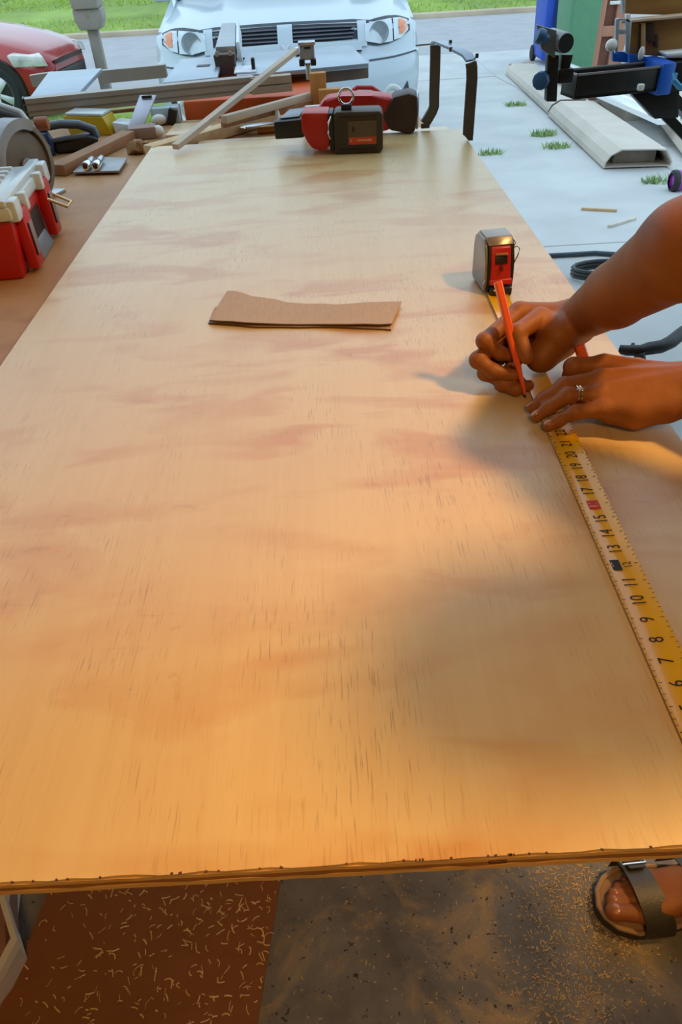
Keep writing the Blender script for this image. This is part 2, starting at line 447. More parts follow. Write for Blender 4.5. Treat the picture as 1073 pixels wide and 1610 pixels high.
grass('grass', 30000, -8.0, -1.6, 4.5, 9.3, lambda y: -.02 + (gz(10.4) + .03) * (y - 1.7) / 8.7, .07, .006, 'short green grass on the near lawn left of the van')
grass('grass', 26000, -14, 7, 22.0, 34, lambda y: ZR + .02 + (3.0 - ZR - .02) * (y - 18.8) / 41.2, .10, .02, 'bright green lawn across the street')
grass('grass', 5000, -14, 7, 18.95, 20.6, lambda y: ZR + .02 + (3.0 - ZR - .02) * (y - 18.8) / 41.2, .08, .014, 'narrow green verge between the curb and the sidewalk')

# ------------------------------------------------------------------ workbench and sheets
bench = thing('workbench', 'brown plywood topped workbench under the pale sheet, cluttered with tools', 'workbench', (-0.5, 1.75, 0))
MB().prism([(-1.5, .72), (.34, .72), (.34, 2.86), (-1.5, 2.86)], BZ - .024, BZ, bevel=.002).build('bench_top', BENCHM, bench, world=True)
for x in (-1.42, .27):
    for y in (.82, 2.76): MB().box((x, y, (BZ - .024) / 2), (.088, .088, BZ - .024), bevel=.004).build('leg', WOODB, bench, world=True)
for x in (-1.42, .27): MB().box((x, 1.79, BZ - .07), (.04, 1.85, .09), bevel=.003).build('apron', WOODB, bench, world=True)
for y in (.82, 2.76): MB().box((-.575, y, BZ - .07), (1.6, .04, .09), bevel=.003).build('apron', WOODB, bench, world=True)

NLV = M('sheet_edge_light', (206, 160, 96), 0.55, var=0.12, scale=10, stretch=(3, 30, 60))
NDK = M('sheet_edge_dark', (150, 96, 40), 0.6, var=0.25, scale=8, stretch=(3, 30, 90))
sh = thing('plywood_sheet', 'large pale plywood sheet with faint brown figure lying on the bench', 'plywood sheet', (-.05, 1.27, .761))
X0, X1, Y0, Y1 = -.512, .413, .211, 2.327
pts = []
def wavy(z0, z1, mat, name, jit):
    n = 60; out = []
    for i in range(n + 1): out.append((X0 + (X1 - X0) * i / n, Y0 + RNG.uniform(0, jit)))
    out += [(X1, Y1), (X0, Y1)]
    return MB().prism(out, z0, z1).build(name, mat, sh, world=True, flat=True)
wavy(.7770, .7800, PLY, 'face_veneer', .0016)
wavy(.7725, .7770, NLV, 'ply', .0006); wavy(.7665, .7725, NDK, 'ply', .0012); wavy(.7610, .7665, NLV, 'ply', .0006)
MB().box((.094, .2112, .7725), (.013, .003, .0035), bevel=.001).build('knot', M('dark_knot', (74, 42, 20), 0.7), sh, world=True)
for i in range(26):
    x = -.25 + .47 * RNG.random() if i % 3 else .02 + .11 * RNG.random()
    MB().box((x, .2118, .7800), (RNG.uniform(.0008, .0026), .0014, .0008), RNG.uniform(-.6, .6)).build('splinter', MATS['dark_knot'], sh, world=True)
o = MB().prism([(-.390, .95), (.395, .95), (.395, 2.462), (-.388, 2.462)], BZ, .761, bevel=.001).build('plywood_sheet', PLY2, flat=True)
tag(o, 'second pale plywood sheet, its far edge peeking out beyond the upper one', 'plywood sheet')

# ------------------------------------------------------------------ torn cardboard strips
def card(pts_top, pts_bot, z, lift, label):
    rows = []
    for a, b in zip(pts_top, pts_bot):
        A, B = Vector((a[0], a[1], 0)), Vector((b[0], b[1], 0)); rw = []
        for k in range(5):
            t = k / 4; p = A.lerp(B, t); p.z = z + lift(p.x, p.y); rw.append(p)
        rows.append(rw)
    t = thing('cardboard_strip', label, 'cardboard', (-.04, 1.12, TZ))
    m = MB(); m.sheet(rows, (0, 0, .0022)); m.build('board', CARD, t, world=True, angle=60)
    e = MB(); e.tube([r_[-1] + Vector((0, -.0004, -.0011)) for r_ in rows], .0012, 6); e.build('torn_edge', CARDE, t, world=True)
    return t
def px(l, z=TZ): return [at(a, b, z) for a, b in l]
ct = px([(358, 461), (371, 461), (384, 464), (397, 468), (414, 469), (434, 471), (450, 475), (480, 477), (510, 478), (530, 480), (556, 479), (580, 477), (605, 476), (632, 474)], TZ + .006)
cb = px([(330, 504), (348, 506), (366, 507), (384, 508.5), (402, 509), (426, 509), (444, 509), (468, 509), (492, 509), (522, 510), (546, 511), (574, 511), (596, 511.5), (616, 510)], TZ + .006)
card(ct, cb, TZ + .0055, lambda x, y: .003 * (1 + math.sin(x * 30)) * .5 + .003 * max(0, (-.12 - x) / .07) * max(0, (y - 1.1) / .1), 'torn grey-brown cardboard strip on the pale sheet, upper of two')
cb2 = px([(328, 507), (350, 508.5), (372, 510), (390, 512), (404, 513), (428, 513), (446, 513), (470, 513.5), (494, 513), (524, 513), (548, 514), (576, 515), (600, 516), (615, 517)], TZ + .003)
ct2 = [p + Vector((0.004, .06, 0)) for p in cb2]
card(ct2, cb2, TZ + .0026, lambda x, y: 0.0, 'cardboard strip under the torn upper one, only its near edge showing')

# ------------------------------------------------------------------ tape measure
YEL = M('tape_yellow', (226, 170, 18), 0.28, var=0.06, scale=30, coat=0.4)
tape = thing('tape_measure', 'red and black tape measure with yellow blade pulled out along the sheet', 'tape measure', (.27, 1.17, TZ))
BW = .0165
def bx_(y): return .268 + .012 * (y - .3) / .83
def cup(u): return .0010 + .0036 * u * u          # u in -1..1
rows = []
for i in range(80):
    y = .2105 + (1.135 - .2105) * i / 79
    rows.append([(bx_(y) + BW * u, y, TZ + cup(u)) for u in np.linspace(-1, 1, 13)])
m = MB(); m.sheet(rows, (0, 0, .0006)); m.build('blade', YEL, tape, world=True, angle=60)
INKM = M('tape_ink', (28, 20, 14), 0.5, var=0.02); INKR = M('tape_red_ink', (190, 40, 24), 0.5, var=0.02)
def digits(txt, x, y, size, mat, name, rot=math.pi / 2):
    cu = bpy.data.curves.new('txt', 'FONT'); cu.body = txt; cu.size = size; cu.align_x = 'CENTER'; cu.align_y = 'CENTER'
    cu.resolution_u = 3
    to = bpy.data.objects.new('txt', cu); COL.objects.link(to); dg = bpy.context.evaluated_depsgraph_get(); dg.update()
    me = bpy.data.meshes.new_from_object(to.evaluated_get(dg)); bpy.data.objects.remove(to)
    bm = bmesh.new(); bm.from_mesh(me); bpy.data.meshes.remove(me)
    c, s_ = math.cos(rot), math.sin(rot)
    for v in bm.verts:
        X, Y = v.co.x * .82, v.co.y * 1.12; wx, wy = x + X * c - Y * s_, y + X * s_ + Y * c
        u = (wx - bx_(wy)) / BW; v.co = (wx, wy, TZ + cup(u) + .00035)
    r_ = bmesh.ops.extrude_face_region(bm, geom=bm.faces[:])
    for g in r_['geom']:
        if isinstance(g, bmesh.types.BMVert): g.co.z += .0001
    q = MB(); q.bm.free(); q.bm = bm
    return q.build(name, mat, tape, world=True, flat=True)
for n in range(1, 23):
    y = .342 + (n - 6) * .02325; x = bx_(y) + .001
    if n == 16:
        MB().box((x - .001, y, TZ + cup(0) + .0004), (.013, .015, .0004), bevel=.0001).build('stud_mark', INKR, tape, world=True)
        digits('16', x - .001, y, .0115, M('tape_pale_digit', (232, 200, 120), 0.5, var=0.02), 'numeral'); continue
    if n == 12:
        MB().box((x - .007, y, TZ + cup(-.4) + .0006), (.010, .014, .0005)).build('foot_mark', INKM, tape, world=True)
        digits('1F', x - .007, y, .009, YEL, 'foot_numeral')
        digits('12', x + .005, y, .010, INKM, 'numeral'); continue
    digits(str(n), x, y, .0165, INKM, 'numeral')
m = MB()
for k in range(1, 23 * 4):
    y = .2025 + k * .02325 / 4
    if y < .214: continue
    ln = .0045 if k % 4 == 0 else .0026 if k % 2 == 0 else .0016
    for sg in (-1, 1):
        u = sg * (1 - ln / BW / 2); m.box((bx_(y) + BW * u, y, TZ + cup(u) + .0004), (ln, .0004, .0003))
m.build('graduations', INKM, tape, world=True, kind='stuff')
MB().box((bx_(.21), .2080, TZ - .004), (.02, .0012, .016), bevel=.0004).build('end_hook', STEEL, tape, world=True)
# case
tc_ = Vector((.281, 1.175, TZ)); TR = Matrix.Translation(tc_) @ Matrix.Rotation(R(6), 4, 'Z')
def toW(m4, pts): return [m4 @ Vector(p) for p in pts]
side = [(-.036, .004), (-.030, 0), (.034, 0), (.040, .006), (.041, .060), (.036, .078), (.022, .086), (-.012, .086), (-.024, .078), (-.033, .050), (-.037, .022)]
def tp(outl, x0, x1, mat, name, bevel=.003, mtx=None):
    mm = (mtx or TR) @ Matrix(((0, 0, 1, 0), (1, 0, 0, 0), (0, 1, 0, 0), (0, 0, 0, 1)))
    return MB().prism(outl, x0, x1, mm, bevel).build(name, mat, tape, world=True)
CASEG = M('case_grey', (150, 144, 138), 0.32, metal=0.5, var=0.08)
tp(side, -.021, .021, BLACK, 'case', .005)
tp([(a * .95 + .001, b * .95 + .003) for a, b in side], -.0255, -.0205, CASEG, 'side_plate', .002)
tp([(a * .95 + .001, b * .95 + .003) for a, b in side], .0205, .0245, BLACK, 'side_plate', .002)
tp([(-.026, .077), (-.014, .0885), (.022, .0885), (.036, .080), (.034, .076), (.02, .083), (-.012, .083)], -.022, .022, CASEG, 'top_band', .002)
def face(y): return None
# red front: follows the sloping front between z .022 and .074
MB().hexa(toW(TR, [(-.0175, -.0425, .022), (.0175, -.0425, .022), (.0175, -.028, .022), (-.0175, -.028, .022),
                   (-.0165, -.0300, .076), (.0165, -.0300, .076), (.0165, -.018, .076), (-.0165, -.018, .076)]), .003).build('red_front', RED, tape, world=True)
MB().hexa(toW(TR, [(-.0195, -.0460, .018), (.0195, -.0460, .018), (.0185, -.030, .018), (-.0185, -.030, .018),
                   (-.0185, -.0440, .027), (.0185, -.0440, .027), (.0175, -.028, .027), (-.0175, -.028, .027)]), .002).build('red_lip', RED, tape, world=True)
MB().hexa(toW(TR, [(-.0105, -.0378, .050), (.0105, -.0378, .050), (.0105, -.026, .050), (-.0105, -.026, .050),
                   (-.0105, -.0340, .063), (.0105, -.0340, .063), (.0105, -.022, .063), (-.0105, -.022, .063)]), .001).build('lock_recess', BLACK, tape, world=True)
MB().box(TR @ Vector((0, -.0335, .0655)), (.021, .004, .0035), bevel=.001).build('lock_ridge', M('lock_ridge', (176, 120, 90), 0.5), tape, world=True)
MB().box(TR @ Vector((.0, -.0405, .0445)), (.005, .006, .009), bevel=.0015).build('lock_tab', M('dark_red', (96, 22, 14), 0.5), tape, world=True)
MB().box(TR @ Vector((0, -.045, .008)), (.036, .014, .014), bevel=.003).build('mouth', BLACK, tape, world=True)
for x in (-.013, .013): MB().ball(TR @ Vector((x, -.0515, .012)), .0018).build('rivet', STEEL, tape, world=True)
MB().tube(toW(TR, [(.0225, .0, .074), (.029, -.002, .076), (.033, -.004, .071), (.029, -.006, .066), (.0245, -.006, .064)]), .0011, 8).build('wire_loop', STEEL, tape, world=True)
MB().tube(toW(TR, [(.026, -.008, .064), (.033, -.011, .068), (.038, -.012, .064), (.036, -.013, .054), (.028, -.014, .036), (.0245, -.014, .032)]), .0011, 8).build('belt_clip', STEEL, tape, world=True)
MB().tube(toW(TR, [(-.023, -.034, .024), (-.027, -.035, .018), (-.026, -.036, .008), (-.022, -.036, .006)]), .0014, 8).build('wire_loop', STEEL, tape, world=True)

# ------------------------------------------------------------------ cordless tools at the far end of the sheet
def local(o, c, size, mat, name, bevel=.004, rot=None, parent=None, label=None):
    return MB().box(c, size, rot, bevel).build(name, mat, parent or o, label=label)
BATT = M('battery_shell', (58, 50, 42), 0.5, var=0.12)
t = thing('cordless_tool', 'red cordless power tool lying on the sheet with its square battery facing the bench end', 'power tool', (.098, 2.11, TZ), R(-4))
MB().prism([(-.066, .006), (-.060, 0), (.060, 0), (.068, .010), (.068, .092), (.060, .102), (-.058, .104), (-.066, .096)], -.005, .075,
           Matrix(((1, 0, 0, 0), (0, 0, 1, 0), (0, 1, 0, 0), (0, 0, 0, 1))), .006).build('battery', BATT, t)
local(t, (.012, -.0065, .052), (.078, .003, .058), M('battery_label', (92, 78, 62), 0.4, var=.05), 'label_plate', .0012)
local(t, (.012, -.0086, .0335), (.074, .002, .018), M('label_orange', (206, 74, 34), 0.5, var=.15, scale=60), 'label_band', .0006)
local(t, (-.019, -.0088, .034), (.005, .002, .006), M('label_pale', (222, 150, 110), 0.5), 'label_mark', .0005)
local(t, (.018, -.0088, .0345), (.040, .002, .005), MATS['label_pale'], 'label_mark', .0005)
local(t, (-.012, -.0086, .062), (.006, .002, .012), BLACK, 'label_icon', .0005)
for z in (.012, .092): local(t, (.0, -.0052, z), (.10, .003, .004), BLACK, 'groove', .0008)
local(t, (-.072, .032, .056), (.012, .074, .092), BLACK, 'battery_rail', .003)
MB().tube([(-.076, -.004, .040), (-.080, -.010, .055), (-.078, -.010, .080), (-.070, -.006, .094)], .0025, 8).build('latch_wire', CHROME, t)
MB().prism([(-.078, .020), (-.090, .012), (-.110, .010), (-.128, .018), (-.140, .034), (-.152, .058), (-.152, .098), (-.146, .104), (-.078, .102)], .0, .085,
           Matrix(((1, 0, 0, 0), (0, 0, 1, 0), (0, 1, 0, 0), (0, 0, 0, 1))), .007).build('housing', RED, t)
MB().hexa([(-.232, .030, .036), (-.148, .020, .040), (-.148, .110, .040), (-.205, .13, .036),
           (-.232, .030, .080), (-.148, .020, .086), (-.140, .145, .092), (-.200, .16, .086)], .005).build('nose', BLACK, t)
MB().hexa([(-.216, .045, .0835), (-.160, .040, .0875), (-.150, .125, .0925), (-.196, .135, .0875),
           (-.216, .045, .086), (-.160, .040, .090), (-.150, .125, .095), (-.196, .135, .090)], .001).build('nose_pad', M('pad_grey', (112, 120, 128), 0.35), t)
local(t, (-.030, .03, .109), (.028, .026, .016), BLACK, 'hook_base', .003)
MB().tube([(-.030 + .019 * math.sin(a), .03, .133 + .019 * math.cos(a)) for a in np.linspace(0, 2 * math.pi, 28, endpoint=False)], .0032, 8, closed=True, up=(0, 1, 0)).build('ring_hook', CHROME, t)
t = thing('cordless_tool', 'red cordless tool with dark battery end lying behind the one with a square battery', 'power tool', (.13, 2.345, TZ), R(-6))
XZ = Matrix(((1, 0, 0, 0), (0, 0, 1, 0), (0, 1, 0, 0), (0, 0, 0, 1)))
MB().prism([(-.14, .02), (-.10, .005), (.02, .0), (.08, .012), (.09, .06), (.085, .095), (.02, .102), (-.06, .104), (-.115, .098), (-.14, .07)], -.03, .05, XZ, .010).build('housing', RED, t)
MB().prism([(.055, .05), (.075, .012), (.135, .0), (.150, .006), (.158, .05), (.154, .098), (.13, .106), (.085, .098)], -.038, .055, XZ, .007).build('battery', M('battery_dark', (52, 34, 28), .5), t)
MB().tube([(.156, .01 + .040 * math.cos(a), .053 + .046 * math.sin(a)) for a in np.linspace(0, 2 * math.pi, 26, endpoint=False)], .004, 8, closed=True, up=(1, 0, 0)).build('end_ring', STEEL, t)
local(t, (-.02, -.032, .060), (.10, .004, .012), M('dark_red2', (120, 20, 16), .45), 'side_rib', .001)
local(t, (-.165, .01, .045), (.05, .05, .05), BLACK, 'collet', .006)

# steel U bracket standing on the far corner of the sheets
BRK = M('bracket_steel', (92, 90, 88), 0.4, metal=0.55, var=0.15)
t = thing('storage_hook', 'U-shaped grey steel storage hook standing on the far corner of the sheet', 'hook', (.385, 2.26, .78))
pr = [(-.014, -.004), (.014, -.004), (.014, .004), (-.014, .004)]
def leg(pts, nm): return MB().sweep(pts, [(-.0145, -.0055), (.0145, -.0055), (.0145, .0055), (-.0145, .0055)], up=(0, 1, .2)).build(nm, BRK, t, world=True, angle=30)
A0, B0 = Vector((.336, 2.36, .995)), Vector((.408, 2.185, .972))
leg([(.336, 2.36, .990), (.337, 2.36, .96), (.338, 2.36, .86), (.339, 2.36, .838), (.334, 2.36, .825), (.322, 2.36, .806), (.312, 2.36, .792)], 'leg')
leg([(.408, 2.185, .968), (.411, 2.184, .955), (.413, 2.183, .93), (.412, 2.182, .81), (.412, 2.181, .795)], 'leg')
MB().hexa([Vector((.398, 2.1755, .797)), Vector((.426, 2.1755, .797)), Vector((.426, 2.1865, .797)), Vector((.398, 2.1865, .797)),
           Vector((.414, 2.1755, .7805)), Vector((.426, 2.1755, .7805)), Vector((.426, 2.1865, .7805)), Vector((.414, 2.1865, .7805))]).build('tip', BRK, t, world=True, flat=True)
MB().box((.314, 2.36, .7865), (.026, .012, .013), bevel=.002).build('foot', BRK, t, world=True)
MB().sweep([(.336, 2.36, .996), (.344, 2.345, .999), (.372, 2.275, .993), (.400, 2.20, .983), (.408, 2.187, .972)], [(-.016, -.003), (.016, -.003), (.016, .003), (-.016, .003)]).build('top_bar', M('bracket_top', (150, 160, 172), 0.3, metal=0.6), t, world=True, angle=30)
MB().sweep([(.336, 2.36, .994), (.305, 2.372, .992), (.285, 2.38, .990)], [(-.010, -.002), (.010, -.002), (.010, .002), (-.010, .002)]).build('side_tab', MATS['bracket_top'], t, world=True, angle=30)
for p in ((.372, 2.318, 1.001), (.364, 2.255, .992), (.425, 2.195, .982)): MB().cyl((p[0], p[1], p[2] - .006), (p[0], p[1], p[2] + .004), .0045, n=10).build('screw', BLACK, t, world=True)

# ------------------------------------------------------------------ table saw beyond the bench
t = thing('table_saw', 'portable table saw with orange-red body and grey extension wings beyond the bench', 'table saw', (-.25, 3.3, gz(3.3)))
SZ = .83
def plate(p4, thick, mat, name, bevel=.003, skirt=None):
    tops = [at(a, b, SZ) for a, b in p4]
    MB().hexa([p - Vector((0, 0, thick)) for p in tops] + tops, bevel).build(name, mat, t, world=True)
plate([(47, 152), (125, 144), (160, 107), (76, 113)], .016, SAWGREY, 'wing')
plate([(255, 130), (342, 121), (350, 88), (284, 93)], .016, SAWGREY, 'table')
plate([(372, 119), (580, 99), (552, 70), (388, 84)], .016, SAWGREY, 'table')
MB().box(at(320, 103, SZ + .001), (.055, .05, .002), bevel=.0008).build('slot', BLACK, t, world=True)
fr = [at(372, 121, SZ - .016), at(580, 101, SZ - .016)]
MB().hexa([fr[0] + Vector((0, .02, -.060)), fr[1] + Vector((0, .02, -.052)), fr[1] + Vector((0, .06, -.052)), fr[0] + Vector((0, .06, -.060)),
           fr[0] + Vector((0, .02, 0)), fr[1] + Vector((0, .02, 0)), fr[1] + Vector((0, .06, 0)), fr[0] + Vector((0, .06, 0))], .003).build('front_skirt', SKIRT, t, world=True)
def bar(a, b, w, h, mat, name, parent=None, bevel=.002):
    a, b = Vector(a), Vector(b)
    return MB().sweep([a, b], [(-w / 2, -h / 2), (w / 2, -h / 2), (w / 2, h / 2), (-w / 2, h / 2)]).build(name, mat, parent or t, world=True, flat=True)
RAIL = M('rail_aluminium', (158, 148, 136), 0.42, metal=0.3, var=0.06)
ra, rb = aty(42, 168, 2.78), aty(400, 132, 3.02)
rail = bar(ra, rb, .05, .052, RAIL, 'front_rail')
dv = (rb - ra).normalized()
for dz in (-.012, .010): bar(ra + Vector((0, -.026, dz)), rb + Vector((0, -.026, dz)), .004, .003, SKIRT, 'rail_groove', rail)
MB().box(ra + Vector((-.004, 0, 0)), (.006, .054, .056), math.atan2(dv.y, dv.x)).build('rail_end_cap', BLACK, rail, world=True)
rc, rd = aty(395, 135, 3.0), aty(458, 129, 3.02)
for dz in (.014, -.014): bar(rc + Vector((0, 0, dz)), rd + Vector((0, 0, dz)), .045, .024, M('rail_tan', (164, 142, 118), 0.5), 'front_rail')
bar(aty(50, 127, 3.75), aty(85, 122, 3.76), .04, .045, RAIL, 'rear_rail'); bar(aty(155, 121, 3.76), aty(262, 111, 3.78), .04, .05, RAIL, 'rear_rail')
# rip fence
f0, f1 = at(356, 86, SZ + .03), at(361, 47, SZ + .03)
fe = thing('tmp', None, None); bpy.data.objects.remove(fe)
fence = MB().hexa([f0 + Vector((-.042, 0, -.028)), f0 + Vector((.042, 0, -.028)), f1 + Vector((.036, 0, -.028)), f1 + Vector((-.036, 0, -.028)),
           f0 + Vector((-.042, 0, .03)), f0 + Vector((.042, 0, .03)), f1 + Vector((.036, 0, .03)), f1 + Vector((-.036, 0, .03))], .004).build('rip_fence', ALU, t, world=True)
MB().hexa([f0 + Vector((.046, .0, -.028)), f0 + Vector((.066, .0, -.028)), f1 + Vector((.060, 0, -.028)), f1 + Vector((.042, 0, -.028)),
           f0 + Vector((.046, .0, .042)), f0 + Vector((.060, .0, .042)), f1 + Vector((.052, 0, .042)), f1 + Vector((.042, 0, .042))], .002).build('fence_face', M('fence_white', (214, 222, 226), .35), fence, world=True)
HND = M('fence_handle', (66, 50, 42), .5, var=.15)
h0 = aty(354, 84, f0.y - .06)
MB().hexa([h0 + Vector((-.034, -.02, -.155)), h0 + Vector((.028, -.02, -.155)), h0 + Vector((.028, .03, -.155)), h0 + Vector((-.034, .03, -.155)),
           h0 + Vector((-.048, -.025, 0)), h0 + Vector((.042, -.025, 0)), h0 + Vector((.042, .04, 0)), h0 + Vector((-.048, .04, 0))], .006).build('fence_handle', HND, fence, world=True)
for dx, dz in ((-.044, -.055), (.038, -.055), (-.03, .002), (.024, .002)): MB().box(h0 + Vector((dx, -.026, dz)), (.014, .008, .018), bevel=.002).build('handle_clip', M('clip_tan', (150, 128, 108), .5), fence, world=True)
p = at(386, 112, SZ)
MB().box(p + Vector((0, .02, .003)), (.085, .16, .006), R(2), .001).build('scale_plate', M('scale_plate', (206, 208, 216), .4), t, world=True)
MB().box(p + Vector((.034, .0, .022)), (.014, .03, .045), bevel=.004).build('scale_pointer', BLACK, t, world=True)
# body
MB().hexa([(-.52, 3.04, .40), (-.02, 3.04, .40), (-.02, 3.55, .40), (-.52, 3.55, .40), (-.52, 3.04, .775), (-.02, 3.04, .775), (-.02, 3.55, .80), (-.52, 3.55, .80)], .01).build('body', ORANGE, t, world=True)
bar((-.545, 3.02, .77), (-.545, 3.02, .38), .03, .03, M('post_grey', (148, 140, 130), .5), 'corner_post')
bar((.035, 3.0, .775), (.035, 3.0, .38), .03, .03, MATS['post_grey'], 'corner_post')
for x in (-.56, .05):
    for y, d in ((3.08, -.12), (3.5, .12)): MB().tube([(x, y, .42), (x * 1.1, y + d, gz(y + d) + .004)], .017, 10).build('stand_leg', MATS['post_grey'], t, world=True)
bar((-.58, 3.06, .40), (.06, 3.06, .40), .03, .03, MATS['post_grey'], 'stand_bar'); bar((-.58, 3.52, .40), (.06, 3.52, .40), .03, .03, MATS['post_grey'], 'stand_bar')

# ------------------------------------------------------------------ clutter on the far end of the bench
def rod(path, r, mat, name, label, cat, sq=None, group=None):
    m = MB()
    if sq: m.sweep(path, [(-sq[0], -sq[1]), (sq[0], -sq[1]), (sq[0], sq[1]), (-sq[0], sq[1])])
    else: m.tube(path, r, 12)
    return tag(m.build(name, mat, angle=30), label, cat, group)
PALEW = M('pale_stick', (186, 168, 148), .55, var=.12, scale=6)
a0, a1 = at(276, 231, BZ + .052), aty(466, 79, 2.9)
t = thing('bar_clamp', 'long pale bar clamp leaning from the bench up onto the table saw', 'clamp', tuple(at(276, 231, BZ)))
MB().sweep([a0, a0.lerp(a1, .5), a1], [(-.011, -.007), (.011, -.007), (.011, .007), (-.011, .007)]).build('bar', PALEW, t, world=True, angle=30)
hd = aty(483, 80, 2.93)
MB().box(hd, (.052, .05, .050), bevel=.006).build('head', M('clamp_grey', (150, 158, 166), .4, metal=.4), t, world=True)
MB().box(hd + Vector((0, -.002, .024)), (.06, .056, .01), bevel=.003).build('head_cap', STEEL, t, world=True)
for dx in (-.02, .02): MB().box(hd + Vector((dx, -.01, -.032)), (.020, .04, .020), bevel=.003).build('jaw_pad', BLACK, t, world=True)
MB().box(hd + Vector((.002, -.026, .012)), (.022, .004, .006), bevel=.001).build('slot', BLACK, t, world=True)
MB().cyl(hd + Vector((0, -.01, -.035)), hd + Vector((0, -.012, -.085)), .009, n=12).build('screw', STEEL, t, world=True)
MB().cyl(hd + Vector((-.03, -.005, 0)), hd + Vector((-.046, -.008, -.003)), .015, n=14).build('collar', CHROME, t, world=True)

def board(pa, pb, w, h, mat, name, label, cat='board', group=None, tilt=0):
    a, b = Vector(pa), Vector(pb); d = (b - a).normalized(); s_ = d.cross(Vector((0, 0, 1))).normalized(); u = s_.cross(d)
    pts = []
    for z in (-h / 2, h / 2):
        for p, x in ((a, -w / 2), (a, w / 2), (b, w / 2), (b, -w / 2)): pts.append(p + s_ * x + u * z)
    m = MB(); m.hexa(pts, min(.0025, h * .2)); return tag(m.build(name, mat, angle=30), label, cat, group)
board(at(90, 268, BZ + .016), at(203, 213, BZ + .016), .050, .030, WOODB, 'wood_board', 'narrow reddish-brown board standing on edge on the bench behind the metal plate')
board(at(232, 243, BZ + .02) + Vector((0, .03, 0)), at(425, 184, BZ + .02), .05, .034, WOODL, 'wood_board', 'pale board on the bench with a dark end grain, the pale clamp lying over it')
board(at(268, 206, BZ + .007), at(330, 203, BZ + .007), .17, .012, PLY2, 'plywood_offcut', 'light plywood offcut flat on the bench left of the pale clamp', 'offcut')
board(at(352, 188, BZ + .085), aty(505, 146, 2.86), .022, .022, PALEW, 'wood_strip', 'long pale wood strip pointing up towards the clamped block')
board(at(350, 196, BZ + .054), aty(490, 161, 2.77), .018, .018, WOODB, 'wood_strip', 'long brown wood strip lying just under the pale one')
board(aty(110, 182, 2.93), aty(212, 172, 2.93), .02, .012, WOODB, 'wood_strip', 'thin brown strip poking out under the saw rail behind the yellow box')
# upright tan blocks
b0 = aty(501, 141, 2.8)
tag(MB().box((b0.x, 2.80, (BZ + .878) / 2), (.056, .035, .878 - BZ), bevel=.003).build('wood_block', WOODT, angle=30), 'tan wood block standing upright under the clamp head', 'block')
tag(MB().box((b0.x + .05, 2.755, BZ + .045), (.10, .035, .090), bevel=.003).build('wood_block', WOODT, angle=30), 'low tan wood block in front of the upright one, behind the red tools', 'block')
tag(MB().box(tuple(at(452, 198, BZ + .012)), (.20, .05, .024), R(4), .004).build('wood_offcut', WOODT, angle=30), 'thin tan offcut lying left of the red tools', 'offcut')
t = thing('steel_plate', 'small steel plate with a rounded end just past the sheet edge', 'plate', tuple(at(405, 208, .761)))
q = at(405, 205, .761)
MB().box(q + Vector((.03, .03, .009)), (.16, .05, .006), R(4), .002).build('blade', STEEL, t, world=True)
MB().tube([q + Vector((-.045 + .010 * math.cos(a), .02 + .02 * math.sin(a), .008)) for a in np.linspace(0, 2 * math.pi, 14, endpoint=False)], .004, 8, closed=True).build('rim', CHROME, t, world=True)
q = at(438, 196, .761)
t = thing('brass_screw_jack', 'little brass and white cone topped with a ball beside the black tool nose', 'jack', tuple(q))
MB().lathe([(0, 0), (.014, 0), (.012, .012), (.006, .040), (.004, .045), (0, .045)], 16, Matrix.Translation(q)).build('cone', WHITEP, t, world=True)
MB().ball(q + Vector((0, 0, .05)), .0085).build('ball', M('brass', (206, 170, 90), .3, metal=.8), t, world=True)
q = at(500, 170, BZ + .06)
tag(MB().box(tuple(q), (.085, .02, .018), R(6), .003).build('white_offcut', WHITEP), 'small white stick lying across the tan blocks', 'offcut')
tag(MB().box(tuple(at(522, 160, BZ + .08)), (.05, .03, .03), R(-12), .008).build('pink_offcut', M('pinkish', (224, 168, 158), .6)), 'small pinkish scrap behind the rear red tool', 'scrap')
q = at(572, 162, BZ + .05)
tag(MB().tube([q + Vector((-.05, .0, .03)), q + Vector((-.02, .01, .045)), q + Vector((.03, .01, .042)), q + Vector((.06, 0, .025)), q + Vector((.07, 0, -.02))], .007, 10).build('red_cable', RED), 'short red hose arching behind the rear red tool', 'hose')
# yellow box with silver lid contents
q0, q1 = at(112, 217, BZ), at(178, 215, BZ)
t = thing('parts_box', 'mustard yellow parts box with clear silver lid at the back of the bench', 'box', ((q0.x + q1.x) / 2, 2.74, BZ), R(-10))
MB().hexa([(-.078, -.04, 0), (.078, -.04, 0), (.078, .04, 0), (-.078, .04, 0), (-.086, -.045, .062), (.056, -.045, .056), (.056, .045, .056), (-.086, .045, .062)], .003).build('body', M('mustard', (186, 156, 12), .45), t)
MB().box((-.012, 0, .064), (.13, .084, .009), Matrix.Rotation(R(2.5), 4, 'Y'), .003).build('lid', M('clear_grey', (196, 204, 206), .25), t)
MB().hexa([(.082, -.035, 0), (.15, -.035, 0), (.15, .04, 0), (.082, .04, 0), (.078, -.035, .04), (.135, -.035, .032), (.135, .04, .032), (.078, .04, .04)], .008).build('clear_end', MATS['clear_grey'], t)
